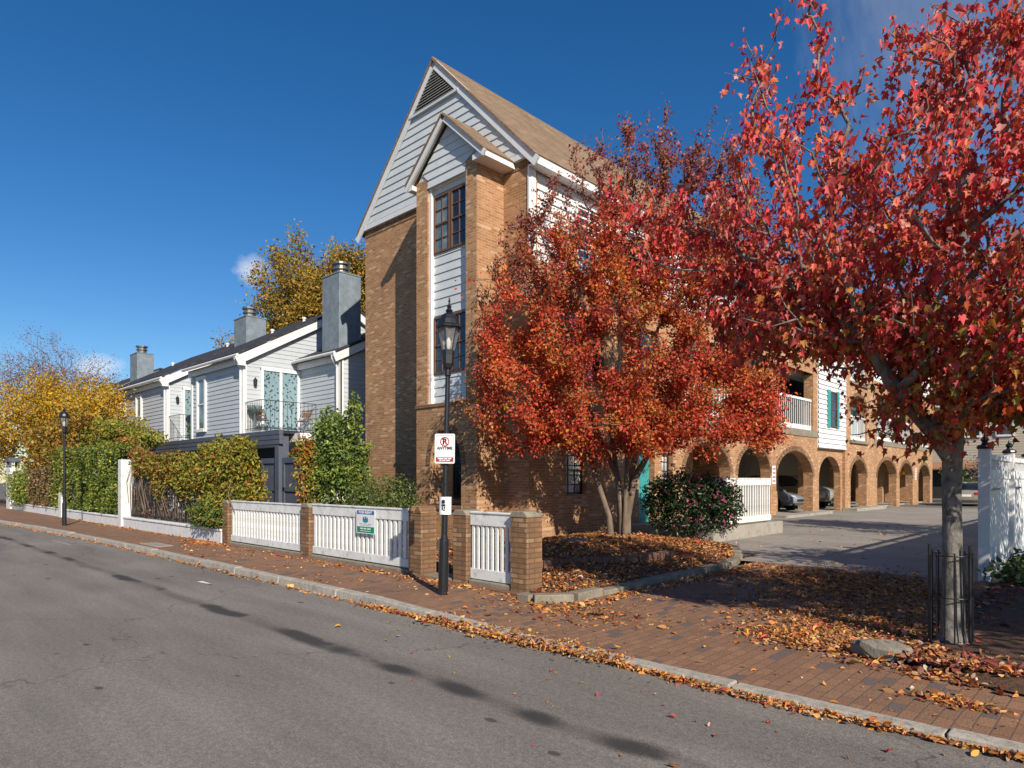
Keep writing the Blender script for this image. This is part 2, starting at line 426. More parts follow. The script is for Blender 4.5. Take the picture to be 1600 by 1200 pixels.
def leafmesh(name, shape, pos, rot, size, tint, mat, parent=None, origin=(0,0,0)):
    bv, bf = shape; k = len(bv); n = len(pos)
    o0 = np.array(wloc(parent)) if parent is not None else np.array(origin, float)
    size = np.asarray(size); size = np.repeat(size.reshape(-1,1),3,1) if size.ndim == 1 else size
    v = np.einsum('nij,nkj->nki', rot, bv[None]*size[:,None,:]) + (pos-o0)[:,None,:]
    me = bpy.data.meshes.new(name)
    me.vertices.add(n*k); me.vertices.foreach_set('co', v.reshape(-1).astype(np.float32))
    lt = np.array([len(f) for f in bf]); lv = np.concatenate([np.array(f) for f in bf])
    me.loops.add(n*len(lv)); me.loops.foreach_set('vertex_index', (lv[None,:] + (np.arange(n)*k)[:,None]).reshape(-1).astype(np.int32))
    tot = np.tile(lt, n); st = np.concatenate([[0], np.cumsum(tot)[:-1]])
    me.polygons.add(len(tot)); me.polygons.foreach_set('loop_start', st.astype(np.int32)); me.polygons.foreach_set('loop_total', tot.astype(np.int32))
    me.update(calc_edges=True)
    a = me.attributes.new('tint', 'FLOAT_COLOR', 'FACE')
    c = np.concatenate([np.repeat(tint, len(bf), 0), np.ones((n*len(bf),1))], 1)
    a.data.foreach_set('color', c.reshape(-1).astype(np.float32))
    me.materials.append(mat)
    o = bpy.data.objects.new(name, me); COL.objects.link(o)
    o['wl'] = [float(x) for x in o0]
    if parent is not None: o.parent = parent
    else: o.location = o0
    return o
def rnd_dirs(n):
    d = rng.normal(size=(n,3)); return d/np.linalg.norm(d, axis=1, keepdims=True)

def grow(trunks, attr, w=.45, seg=.35, bow=.12, jit=.04):
    """branch skeleton: trunks = list of polylines (sharing a base), attr = tips to be reached"""
    pos = []; par = []; plen = []; trunk_n = []
    for t in trunks:
        last = -1
        for p in t:
            pos.append(np.array(p, float)); par.append(last)
            plen.append(0 if last < 0 else plen[last]+np.linalg.norm(pos[-1]-pos[last])); last = len(pos)-1
    nt = len(pos); ok = [i for i in range(nt)]
    base = pos[0]
    order = np.argsort(np.linalg.norm(attr-base, axis=1)); tips = []
    arr = np.array(pos)
    allow = np.ones(nt, bool)
    for t_start in [i for i in range(nt) if par[i] < 0]:
        allow[t_start] = False
    for ai in order:
        a = attr[ai]
        d = np.linalg.norm(arr-a, axis=1) + w*np.array(plen) + np.where(allow, 0, 50.)
        # prefer starting below/inside
        d += .6*np.maximum(0, arr[:,2]-a[2])
        i = int(np.argmin(d)); p0 = arr[i]; L = np.linalg.norm(a-p0)
        k = max(2, int(L/seg)); last = i; new = []
        side = rng.normal(size=3)*jit*L
        for q in range(1, k+1):
            f = q/k; p = p0*(1-f)+a*f
            p = p + np.array([0,0,-bow*L])*math.sin(math.pi*f)*.8 + side*math.sin(math.pi*f) + rng.normal(size=3)*.012*(f < 1)
            new.append(p); pos.append(p); par.append(last); plen.append(plen[last]+L/k); last = len(pos)-1
        arr = np.vstack([arr, np.array(new)]); allow = np.concatenate([allow, np.ones(k, bool)])
        tips.append(last)
    return np.array(pos), np.array(par), tips
def limbs(name, pos, par, tips, rtip, rbase, mat, parent, expo=.5, sides=(10,5), trunk_r=None):
    n = len(pos); cnt = np.zeros(n)
    ch = [[] for _ in range(n)]
    for i, p in enumerate(par):
        if p >= 0: ch[p].append(i)
    for t in tips: cnt[t] += 1
    for i in range(n-1, -1, -1):
        cnt[i] = max(cnt[i], 1)
        if par[i] >= 0: cnt[par[i]] += cnt[i] if par[i] >= 0 else 0
    r = np.minimum(rtip*np.power(cnt, expo), rbase)
    if trunk_r:
        for i, v in trunk_r.items(): r[i] = v
    mb = MB(); done = set()
    starts = [(i, None) for i in range(n) if par[i] < 0]
    while starts:
        i, fr = starts.pop(); chain = []; rad = []
        if fr is not None: chain.append(pos[fr]); rad.append(min(r[fr], r[i]*1.15))
        j = i
        while True:
            chain.append(pos[j]); rad.append(r[j])
            if not ch[j]: break
            c = sorted(ch[j], key=lambda q: -cnt[q]); starts += [(q, j) for q in c[1:]]; j = c[0]
        rad[-1] *= .5
        nv0 = len(mb.v)
        mb.tube(chain, rad, sides[0] if max(rad) > .03 else sides[1], cap=False)
        if max(rad) > .05:
            ns = sides[0]
            for q in range(len(chain)):
                c = np.array(chain[q])
                for k in range(ns):
                    v = np.array(mb.v[nv0+q*ns+k]); f = 1+.07*math.sin(k*2.4+q*1.7)+rng.normal(0,.03)+(.22*max(0,math.sin(k*2*math.pi*3/ns+.5)) if q == 0 else 0)
                    mb.v[nv0+q*ns+k] = tuple(c+(v-c)*f)
    return mb.build(name, mat, parent, smooth=True)
def shell(blobs, n, lo=.72, hi=1.06, lump=.12, seed=0):
    """points in the outer shells of ellipsoids with a lumpy outline; returns positions and outward directions"""
    w = np.array([(b[1][0]*b[1][1]*b[1][2])**(2/3) for b in blobs]); w /= w.sum()
    k = rng.choice(len(blobs), n, p=w); c = np.array([b[0] for b in blobs], float)[k]; r = np.array([b[1] for b in blobs], float)[k]
    d = rnd_dirs(n); ph = rng.uniform(0, 6.3, (3,))
    f = 1 + lump*(np.sin(d[:,0]*7+ph[0]+c[:,0])*np.sin(d[:,1]*6+ph[1]+c[:,1]) + .7*np.sin(d[:,2]*9+ph[2]))
    q = rng.uniform(lo, hi, n)*f
    return c + d*r*q[:,None], d
def boxfill(x0, x1, y0, y1, z0, z1, n, lump=.14):
    p = rng.uniform((x0,y0,z0), (x1,y1,z1), (n,3))
    # push a good share to the front (-y) and top surfaces
    m = rng.random(n)
    ln = lump*(np.sin(p[:,0]*3.1+1)*np.sin(p[:,2]*4.3) + .6*np.sin(p[:,0]*7.7+p[:,2]*5.1))
    p[:,1] = np.where(m < .62, y0 + ln + rng.exponential(.07, n), p[:,1])
    top = m > .82
    p[:,2] = np.where(top, z1 + ln + lump*.8*np.sin(p[:,0]*2.3) - rng.exponential(.09, n), p[:,2])
    d = np.tile(np.array([[0,-.8,.35]]), (n,1)); d[top] = (0,-.3,.9)
    return p, d
def leaves(name, pts, out, size, tint, mat, parent=None, shape=SMALL, spread=.8, droop=.3, origin=(0,0,0), sv=.25):
    n = len(pts)
    nor = out + rng.normal(0, spread, (n,3)); nor /= np.linalg.norm(nor, axis=1, keepdims=True)
    tip = rnd_dirs(n) + np.array([0,0,-droop]) + out*.4
    return leafmesh(name, shape, pts, frames(n, nor, tip), (size*np.clip(1+rng.normal(0,sv,n), .4, 1.8))[:,None]*np.stack([rng.uniform(.6,1.2,n),rng.uniform(.85,1.15,n),rng.uniform(.3,3.,n)],1), tint, mat, parent, origin)

# ------------------------------------------------------------------ camera, light, sky
cam = bpy.data.cameras.new('camera'); co = bpy.data.objects.new('camera', cam); COL.objects.link(co)
co.location = (0,0,1.6); co.rotation_euler = (R(90), 0, R(43.95)); cam.sensor_width = 36; cam.lens = 36*1032/1600
cam.shift_y = 148/1600; cam.clip_end = 2000; S.camera = co
SUN = Vector((2.35,-.98,1.55)).normalized()
sl = bpy.data.lights.new('sun', 'SUN'); sl.energy = 4.5; sl.angle = R(.53); sl.color = (1,.91,.78)
so = bpy.data.objects.new('sun', sl); COL.objects.link(so); so.rotation_euler = (-SUN).to_track_quat('-Z','Y').to_euler(); so.location = (20,-10,20)
W = bpy.data.worlds.new('World'); S.world = W; W.use_nodes = True
def world():
    nt = W.node_tree; nt.nodes.clear()
    out = nt.nodes.new('ShaderNodeOutputWorld'); bg = nt.nodes.new('ShaderNodeBackground'); nt.links.new(bg.outputs[0], out.inputs[0])
    sky = nt.nodes.new('ShaderNodeTexSky'); sky.sky_type = 'NISHITA'; sky.sun_disc = False
    sky.sun_elevation = math.asin(SUN.z); sky.sun_rotation = math.atan2(SUN.x, SUN.y); sky.altitude = 250; sky.air_density = 1.0; sky.dust_density = .25; sky.ozone_density = 3.5
    hs = nd(nt, 'ShaderNodeHueSaturation', i_Saturation=1.31, i_Value=1.0, i_Hue=.504); nt.links.new(sky.outputs[0], hs.inputs['Color'])
    col = hs.outputs[0]
    g = nt.nodes.new('ShaderNodeTexCoord').outputs['Generated']
    def puff(d, rad, scale, amt, thr, st=(1,1,1)):
        nonlocal col
        d = Vector(d).normalized()
        dp = nd(nt, 'ShaderNodeVectorMath', operation='SUBTRACT'); nt.links.new(g, dp.inputs[0]); dp.inputs[1].default_value = d
        mp = nd(nt, 'ShaderNodeVectorMath', operation='MULTIPLY'); nt.links.new(dp.outputs[0], mp.inputs[0]); mp.inputs[1].default_value = st
        ln = nd(nt, 'ShaderNodeVectorMath', operation='LENGTH'); nt.links.new(mp.outputs[0], ln.inputs[0])
        m = nd(nt, 'ShaderNodeMapRange', i_From_Min=rad, i_From_Max=rad*.1); nt.links.new(ln.outputs['Value'], m.inputs[0])
        n = noise(nt, mp.outputs[0], scale, 7, .6)
        s0 = nd(nt, 'ShaderNodeMath', operation='ADD'); nt.links.new(m.outputs[0], s0.inputs[0]); nt.links.new(n, s0.inputs[1])
        s = nd(nt, 'ShaderNodeMath', operation='MULTIPLY'); nt.links.new(s0.outputs[0], s.inputs[0]); s.inputs[1].default_value = .62
        r = ramp(nt, s.outputs[0], [(thr*.62, (0,0,0)), (min(1,thr*.62+.38), (amt,amt,amt))])
        m2 = nd(nt, 'ShaderNodeMath', operation='MULTIPLY'); nt.links.new(r.outputs[0], m2.inputs[0])
        m3 = nd(nt, 'ShaderNodeMath', operation='GREATER_THAN'); nt.links.new(m.outputs[0], m3.inputs[0]); m3.inputs[1].default_value = .0
        nt.links.new(m3.outputs[0], m2.inputs[1])
        col = mixc(nt, m2.outputs[0], col, CLOUDC)
    CLOUDC = (9.,8.9,9.)
    puff((-.862,.393,.279), .034, 52, .5, .80, (1,1,1.1))      # two small cumulus puffs and thin cirrus
    puff((-.955,.235,.140), .044, 40, .5, .80, (1,1,1.5))
    puff((-.16,.80,.62), .60, 13, .12, .70, (3.2,1,1.1))
    nt.links.new(col, bg.inputs[0]); bg.inputs[1].default_value = .079
world()
vs = S.view_settings; vs.view_transform = 'Standard'; vs.look = 'None'; vs.exposure = .5; vs.gamma = 1
S.cycles.max_bounces = 6; S.cycles.transparent_max_bounces = 6; S.cycles.use_denoising = True
S.cycles.sample_clamp_indirect = 6

# ------------------------------------------------------------------ setting: ground, road, kerb, pavement
def sheet(name, xs, ys, zf, mat, inside=None):
    mb = MB(); idx = {}
    for j, y in enumerate(ys):
        for i, x in enumerate(xs): idx[i,j] = len(mb.v); mb.v.append((x,y,zf(x,y)))
    for j in range(len(ys)-1):
        for i in range(len(xs)-1):
            mb.f.append((idx[i,j], idx[i+1,j], idx[i+1,j+1], idx[i,j+1]))
    return tag(mb.build(name, mat), kind='structure')
def kerb_y(x): return 4.74 if x > -15 else 4.74 - .0022*(x+15)**2
def kerb_h(x):                     # granite kerb drops flush at the driveway
    return .105 if x < -6.6 else (.035 if x > -5.1 else .035+.07*(-5.1-x)/1.5)
tag(MB().quad((-300,-300,-.03),(300,-300,-.03),(300,300,-.03),(-300,300,-.03)).build('ground', FARG), kind='structure')
mb = MB(); xs = list(np.linspace(-90,-15,26)) + list(np.linspace(-14,30,12))
for a, b in zip(xs[:-1], xs[1:]):
    mb.quad((a,-7,0),(b,-7,0),(b,kerb_y(b)+.06,0),(a,kerb_y(a)+.06,0))
tag(mb.build('road', ASPHALT), kind='structure')
mb = MB(); x = -90.
while x < 14:                       # individual kerb stones, slightly uneven
    L = rng.uniform(.9,1.7); x2 = min(x+L, 14); j = rng.normal(0,.006); jy = rng.normal(0,.006)
    ya, yb = kerb_y(x)+jy, kerb_y(x2)+jy; h1, h2 = kerb_h(x)+j, kerb_h(x2-.012)+j
    mb.add([(x,ya,-.05),(x2-.012,yb,-.05),(x2-.012,yb+.16,-.05),(x,ya+.16,-.05),(x,ya+.015,h1),(x2-.012,yb+.015,h2),(x2-.012,yb+.16,h2),(x,ya+.16,h1)],
           [(0,1,5,4),(1,2,6,5),(2,3,7,6),(3,0,4,7),(4,5,6,7)])
    x = x2
tag(mb.build('kerb', GRANITE, bevel=.012), kind='structure')
def pave_z(x, y):
    s = kerb_h(x)-.012
    t = min(1, max(0, (y-5.)/3.)); return s*(1-t)+.06*t if x > -6.6 else s
mb = MB()
xs = list(np.linspace(-90,-16,38)) + list(np.linspace(-15,-5.25,24))
for a, b in zip(xs[:-1], xs[1:]):
    for t0, t1 in ((0,.5),(.5,1)):
        q = lambda x, t: (x, (kerb_y(x)+.15)*(1-t)+6.78*t, pave_z(x, 5))
        mb.quad(q(a,t0), q(b,t0), q(b,t1), q(a,t1))
xs = list(np.linspace(-5.25,14,40)); ys = list(np.linspace(4.89,12.0,20))
for a, b in zip(xs[:-1], xs[1:]):
    for c, d in zip(ys[:-1], ys[1:]): mb.quad((a,c,pave_z(a,c)),(b,c,pave_z(b,c)),(b,d,pave_z(b,d)),(a,d,pave_z(a,d)))
tag(mb.build('pavement', PAVER), kind='structure')
sheet('driveway', np.linspace(-10.9,-1.6,8), np.linspace(11.9,60,24), lambda x,y: .066 if y < 30 else .066-.012*(y-30)*.6, DRIVE)
sheet('garden_soil', np.linspace(-60,-5.6,40), np.linspace(6.75,13,8), lambda x,y: .10, SOIL)
tag(MB().box(-16.85,-15.75,5.05,5.40,.05,.104).build('pavement_slab', CONC, bevel=.01), kind='structure')
# planting bed
BED = [(-5.55,6.12),(-5.27,6.6),(-5.27,7.7),(-5.27,9.4),(-5.33,11),(-5.7,12.2),(-6.45,13.65),(-7.5,14.5),(-9.2,14.62),(-10.5,14.62),(-10.5,12.5),(-10.5,11),(-10.5,8.2),(-9.4,6.95),(-7,6.95),(-6.1,6.7)]
BC = np.array([-8.0,10.4])
def bed_t(x, y):
    d = np.array([x,y])-BC; best = 9.
    for (ax,ay),(bx,by) in zip(BED, BED[1:]+BED[:1]):
        e = np.array([bx-ax,by-ay]); den = d[0]*e[1]-d[1]*e[0]
        if abs(den) < 1e-9: continue
        r_ = np.array([ax,ay])-BC; t = (r_[0]*e[1]-r_[1]*e[0])/den; u = (r_[0]*d[1]-r_[1]*d[0])/den
        if t > 0 and 0 <= u <= 1: best = min(best, t)
    return 1/best if best < 9 else 0.
def bed_zt(t): return .10 + .28*(1-min(1,t)**2)
def bed_z(x, y):
    t = bed_t(x,y); return (bed_zt(t) + .02*math.sin(x*3.1)*math.sin(y*2.7)) if t <= 1 else None
mb = MB(); rings = (1.,.92,.8,.65,.5,.35,.2); nb = len(BED)
for t in rings:
    for x, y in BED:
        p = BC + (np.array([x,y])-BC)*t; mb.v.append((p[0],p[1], bed_zt(t) + (.02*math.sin(p[0]*3.1)*math.sin(p[1]*2.7) if t < .99 else 0)))
for k in range(len(rings)-1):
    for i in range(nb):
        j = (i+1) % nb; mb.f.append((k*nb+i, k*nb+j, (k+1)*nb+j, (k+1)*nb+i))
mb.v.append((BC[0],BC[1],bed_zt(0))); c = len(mb.v)-1
for i in range(nb): mb.f.append(((len(rings)-1)*nb+i, (len(rings)-1)*nb+(i+1) % nb, c))
tag(mb.build('planting_bed', MULCH, smooth=True), kind='structure')
def kerbline(name, pts, w, h, z, mat, step=.45):
    mb = MB(); pts = [np.array(p) for p in pts]
    dense = []
    for a, b in zip(pts[:-1], pts[1:]):
        n = max(1, int(np.linalg.norm(b-a)/step))
        dense += [a+(b-a)*k/n for k in range(n)]
    dense.append(pts[-1])
    for a, b in zip(dense[:-1], dense[1:]):
        t = (b-a)/np.linalg.norm(b-a); nn = np.array([-t[1],t[0]])*w/2; b = b-t*.012; hh = h+rng.normal(0,.008)
        q = [a-nn, b-nn, b+nn, a+nn]
        mb.add([(p[0],p[1],z) for p in q]+[(p[0]+rng.normal(0,.004),p[1],z+hh) for p in q], [(0,1,5,4),(1,2,6,5),(2,3,7,6),(3,0,4,7),(4,5,6,7)])
    return mb.build(name, mat, bevel=.012)
tag(kerbline('bed_kerb', [(-5.82,6.2),(-5.6,6.2)]+BED[1:8], .16, .125, .02, COPING), kind='structure')
tag(kerbline('brick_edging', [(-7.6,7.15),(-6.9,7.5),(-6.35,8.3),(-6.05,9.2),(-6.0,10.2)], .16, .15, .2, EDGING, .21), 'low rough brick edging half buried in leaves inside the planting bed', 'edging')
# mulched bed on the right under the maple
RB = [(-1.55,6.35),(-.9,6.0),(.4,5.75),(3,5.6),(7,5.6),(7,12.2),(-1.5,12.3),(-1.7,10.5),(-1.75,8)]
mb = MB(); c = (1.5,8.8)
for t, z in ((1,.055),(.93,.10),(.8,.13),(.4,.16)):
    for x, y in RB: mb.v.append((c[0]+(x-c[0])*t, c[1]+(y-c[1])*t, z))
n = len(RB)
for k in range(3):
    for i in range(n): mb.f.append((k*n+i,k*n+(i+1)%n,(k+1)*n+(i+1)%n,(k+1)*n+i))
mb.f.append(tuple(range(3*n,4*n)))
tag(mb.build('mulch_bed', MULCH, smooth=True), kind='structure')
exec_marker = 0
# ------------------------------------------------------------------ window helper (part > frame / pane)
def window(parent, F, u0, u1, z0, z1, fr, pane=None, d=0., fw=.05, cols=1, rows=2, mid=True, name='window', trim=None, tw=.09):
    """sash window set in a wall: frame is the part, panes are its sub-part"""
    pane = pane or GLASS
    m = MB()
    m.fbox(F,u0,u0+fw,z0,z1,d-.03,d+.03); m.fbox(F,u1-fw,u1,z0,z1,d-.03,d+.03)
    m.fbox(F,u0+fw,u1-fw,z1-fw,z1,d-.03,d+.028); m.fbox(F,u0+fw,u1-fw,z0,z0+fw,d-.03,d+.028)
    if mid: m.fbox(F,u0+fw,u1-fw,(z0+z1)/2-fw*.45,(z0+z1)/2+fw*.45,d-.03,d+.024)
    for k in range(1, cols):
        u = u0+(u1-u0)*k/cols; m.fbox(F,u-.012,u+.012,z0+fw,z1-fw,d-.03,d+.012)
    for k in range(1, rows):
        z = z0+(z1-z0)*k/rows
        if mid and abs(z-(z0+z1)/2) < .02: continue
        m.fbox(F,u0+fw,u1-fw,z-.012,z+.012,d-.03,d+.010)
    w = m.build(name, fr, parent)
    MB().fbox(F,u0+fw*.5,u1-fw*.5,z0+fw*.5,z1-fw*.5,d-.028,d-.012).build('pane', pane, w)
    if trim:
        t = MB(); t.fbox(F,u0-tw,u0,z0-tw,z1+tw,d-.04,d+.045); t.fbox(F,u1,u1+tw,z0-tw,z1+tw,d-.04,d+.045)
        t.fbox(F,u0,u1,z1,z1+tw,d-.04,d+.045); t.fbox(F,u0-.02,u1+.02,z0-tw,z0,d-.04,d+.07); t.build('trim', trim, w)
    return w
def railing(parent, F, u0, u1, z0, z1, d, mat, step=.12, base=.0, bw=.035, name='railing', cap=.10):
    """painted balcony railing: balusters are the part, rails its sub-parts"""
    m = MB(); n = max(2, int((u1-u0)/step)); zb = z0+base
    for k in range(n+1):
        u = u0+bw/2+(u1-u0-bw)*k/n; m.fbox(F,u-bw/2,u+bw/2,zb+.06,z1-cap,d-.012,d+.012)
    r = m.build(name, mat, parent)
    MB().fbox(F,u0,u1,z1-cap,z1,d-.05,d+.05).build('top_rail', mat, r)
    MB().fbox(F,u0,u1,z0,zb+.08,d-.035,d+.035).build('bottom_rail', mat, r)
    return r

# ------------------------------------------------------------------ brick apartment building
B = thing('apartment_building', (-14.05,11.6,0), 'three storey tan brick building with steep grey clapboard gable, narrow bay and ground floor arcade', 'building')
XL, XR, YF, YB, ZE = -17.5, -10.62, 11.6, 52., 9.25
FF = FY(YF); FT = FY(10.69); FR = FX(XR)
m = MB(); m.box(XL,-13.7,YF,YF+.3,-.3,9.05); m.box(-11.55,XR-.4,YF,YF+.3,-.3,9.05); m.box(-13.7,-11.55,YF,YF+.3,-.3,9.05)
m.box(XR-.4,XR,YF,YF+.3,-.3,9.05)
m.build('front_wall', BRICK, B)
MB().box(XL,XL+.25,YF+.3,YB,-.3,9.2).build('side_wall', BRICK, B)
MB().box(XL,XR,YB,YB+.3,-.3,9.2).build('rear_wall', BRICK, B)
for a, b in ((XL,-13.8),(-11.45,XR-.03)):   # soldier course under the gable
    m = MB(); x = a
    while x < b: m.box(x, x+.068, YF-.018, YF+.1, 9.05, 9.24); x += .077
    m.build('soldier_course', BRICK_POST, B)
MB().box(XL-.1,XR+.05,YF-.10,YF+.05,9.24,9.38).build('gable_band', TRIM, B)
APX, APZ = -14.06, 12.93
def gw(z):
    t = max(0., (APZ-z)/(APZ-9.3)); return (APX-(APX-XL+.05)*t, APX+(XR+.05-APX)*t)
m = MB().siding(FY(YF-.06), 9.40, 11.82, gw, .215, 0, .028)
m.build('gable_siding', GSIDE, B)
m = MB(); m.v += [(XL,YF-.04,9.3),(XR,YF-.04,9.3),(APX,YF-.04,APZ)]; m.f.append((0,1,2)); m.build('gable_backing', GSIDE, B)
m = MB(); z = 11.86
while z < 12.7:                     # louvred attic vent
    a, b = gw(z+.03); a += .16; b -= .16
    if b-a > .05:
        m.add([(a,YF-.16,z),(b,YF-.16,z),(b,YF-.07,z+.055),(a,YF-.07,z+.055),(a,YF-.16,z+.012),(b,YF-.16,z+.012),(b,YF-.07,z+.067),(a,YF-.07,z+.067)],[(0,1,2,3),(4,5,6,7),(0,1,5,4)])
    z += .075
v = m.build('attic_vent', paint('vent_paint', (.42,.40,.38), .6, .1), B)
a, b = gw(11.83); MB().add([(a+.1,YF-.055,11.83),(b-.1,YF-.055,11.83),(APX,YF-.055,12.75)],[(0,1,2)])
m = MB(); m.add([(a+.1,YF-.055,11.83),(b-.1,YF-.055,11.83),(APX,YF-.055,12.75)],[(0,1,2)]); m.build('vent_backing', DARK, v)  # plain dark backing behind the louvre slats, coloured as a dark interior
MB().box(a+.02,b-.02,YF-.15,YF-.05,11.78,11.85).build('vent_sill', GSIDE, v)
# main roof: two slabs, with rake boards and gutter boards
def slab(x0,z0,x1,z1,y0,y1,t):      # sloping slab between (x0,z0) and (x1,z1) in the x-z plane
    d = Vector((x1-x0,z1-z0)).normalized(); n = Vector((-d.y,d.x)); n = n if n.y > 0 else -n
    return MB().prism([(x0,z0),(x1,z1),(x1+n.x*t,z1+n.y*t),(x0+n.x*t,z0+n.y*t)],'y',y0,y1)
YR = YF-.16
rf = MB(); s1 = slab(XL-.25,9.17,APX,13.02,YR,YB+.5,.05); s2 = slab(XR+.30,9.17,APX,13.02,YR,YB+.5,.05)
rf.add(s1.v,s1.f); rf.add(s2.v,s2.f); roof = rf.build('roof', ROOF_T, B)
MB().tube([(APX,YR-.01,13.06),(APX,YB+.5,13.06)], .045, 6).build('ridge_cap', ROOF_T, roof)
for x0, z0, nm in ((XL-.22,9.16,0),(XR+.27,9.16,1)):
    s = slab(x0,z0-.23,APX,12.79,YR+.03,YR+.07,.22); s.build('rake_board', TRIM, B)
    s = slab(x0,z0-.05,APX,12.97,YR+.07,YF-.05,.03); s.build('soffit', WHITE, B)
m = MB(); m.box(XR+.24,XR+.31,YR+.12,YB,9.0,9.22); m.build('gutter_board', WHITE, B)
MB().box(XR,XR+.24,YR+.12,YB,9.02,9.06).build('eave_soffit', WHITE, B)
m = MB().box(XR-.02,XR+.03,YF-.03,YF+.22,6.9,9.02); m.build('corner_board', WHITE, B)
# stair bay on the gable front
TL, TR, TF = -13.77, -11.47, 10.69
m = MB(); m.box(TL,-13.31,TF,YF,3.5,9.28); m.box(-11.85,TR,TF,YF,3.5,9.28)
m.arched(FY(TF), TL, TR, -.3, 3.42, .45, [(-13.2,-12.02,.95,1.95,.88)])
m.box(TL,TL+.3,TF+.45,YF,-.3,3.42); m.box(TR-.3,TR,TF+.45,YF,-.3,3.42)
bay = m.build('bay_wall', BRICK, B)
m = MB(); q = []
for k in range(17):
    t = math.pi*k/16; q.append((-12.61-.59*math.cos(t), 1.95+.88*math.sin(t)))
q2 = [(-12.61-.75*math.cos(math.pi*k/16), 1.95+1.05*math.sin(math.pi*k/16)) for k in range(17)]
for k in range(16): m.add([(q[k][0],TF-.015,q[k][1]),(q[k+1][0],TF-.015,q[k+1][1]),(q2[k+1][0],TF-.015,q2[k+1][1]),(q2[k][0],TF-.015,q2[k][1])],[(0,1,2,3)])
m.build('arch_ring', BRICK_POST, B)
MB().box(TL+.3,TR-.3,TF+.42,TF+.55,.9,3.4).build('arch_infill', BRICK, B)
window(B, FY(TF+.42), -12.72, -12.06, 1.1, 2.75, BLACK, GLASS, .05, .05, 1, 4)
MB().box(-13.25,-11.97,TF-.05,TF+.42,.84,.95).build('window_sill', BRICK_POST, B)
MB().box(TL-.02,TR+.02,TF-.03,TF+.3,3.42,3.5).build('brick_ledge', BRICK_POST, B)
FP = FY(TF+.16); pw = lambda z: (-13.28,-11.86)
WZ = ((4.27,5.72),(7.35,8.81))
m = MB()
for a, b in ((3.5,4.24),(5.76,7.30),(8.86,9.3)): m.siding(FP,a,b,pw,.215,0,.026)
m.box(-13.31,-11.85,TF+.17,TF+.3,3.5,9.3); m.build('bay_siding', GSIDE, B)
m = MB(); m.box(-13.31,-13.22,TF+.05,TF+.165,3.5,9.25); m.box(-11.93,-11.85,TF+.06,TF+.165,3.5,9.25); m.box(-13.22,-11.93,TF+.08,TF+.17,9.0,9.25); m.build('bay_trim', WHITE, B)
for a, b in WZ:
    for u0, u1 in ((-13.20,-12.59),(-12.55,-11.94)):
        window(B, FP, u0, u1, a, b, BROWNFR, GLASS2 if a > 6 and u0 < -13 else GLASS, .02, .045, 2, 4)
tz = lambda z: (-12.5-1.27*(10.42-z)/1.15, -12.5+1.27*(10.42-z)/1.15)
m = MB().siding(FY(TF+.01), 9.02, 10.3, lambda z: (-13.30,-11.86) if z < 9.30 else (max(tz(z)[0],-13.75)+.05, min(tz(z)[1],-11.25)-.05), .215, 0, .028)
m.box(-13.3,-11.86,TF+.02,TF+.12,9.02,9.3); m.build('bay_gable_siding', GSIDE, B)
m = MB(); m.v += [(-13.76,TF+.03,9.28),(-11.24,TF+.03,9.28),(-12.5,TF+.03,10.44)]; m.f.append((0,1,2)); m.build('bay_gable_backing', GSIDE, B)
ry = TF-.22
rf = MB()
for s in (slab(-13.98,9.22,-12.5,10.56,ry,YF-.03,.045), slab(-11.06,9.22,-12.5,10.56,ry,YF-.03,.045)): rf.add(s.v,s.f)
rf.build('bay_roof', ROOF_T, B)
for x0 in (-13.97,-11.07):
    slab(x0,9.07,-12.5,10.40,ry+.03,ry+.08,.14).build('bay_rake_board', TRIM, B)
    slab(x0,9.18,-12.5,10.51,ry+.08,TF-.02,.02).build('bay_soffit', WHITE, B)
MB().box(TR,-11.06,ry+.08,YF-.02,9.10,9.22).build('bay_gutter_board', WHITE, B)
MB().box(-13.97,TL,ry+.08,YF-.02,9.10,9.22).build('bay_gutter_board', WHITE, B)
# arcade side facing the driveway
Z1, Z2 = 3.42, 6.55
A2 = [(18.9,22.1,-.3,1.75,1.08),(22.7,25.55,-.3,1.75,1.06),(26.1,30.05,-.3,1.62,1.15)]
m = MB().arched(FR, YF+.3, 18.4, -.3, 3.42, .4, [(13.0,13.85,1.2,2.45,0),(16.3,17.15,.30,2.4,0),(17.55,18.2,1.0,2.4,0)])
m.arched(FR, YF+.3, 18.4, 3.42, 6.9, .4, [(13.2,14.6,4.2,6.,0),(15.8,17.4,4.2,6.,0)])
m.arched(FR, 18.4, 30.6, -.3, Z1, .4, A2)
wall = m.build('arcade_wall', BRICK, B)
m = MB().arched(FX(XR-.14), 30.6, 34.35, -.3, Z1-.35, .3, [(31.2,34.1,-.3,1.7,.95)]); m.build('arcade_wall', BRICK, B)
m = MB().arched(FR, 34.35, 39.0, -.3, 9.05, .4, [(35.1,37.7,-.3,1.65,.9)]) if False else MB()
m.arched(FR, 34.35, 39.0, -.3, 3.5, .4, [(35.15,37.75,-.3,1.65,.92)]); m.arched(FR, 34.35, 39.0, 3.5, 6.3, .4, [(35.15,37.75,3.52,4.95,.85)])
m.arched(FR, 34.35, 39.0, 6.3, 9.05, .4, [(35.15,37.75,6.45,7.8,.85)]); m.build('stair_tower_wall', BRICK, B)
m = MB().arched(FR, 39.0, 52., -.3, Z1, .4, [(39.6,43.4,-.3,1.65,1.0),(44.1,47.1,-.3,1.6,.95),(48.5,51.6,-.3,1.55,.95)]); m.build('arcade_wall', BRICK, B)
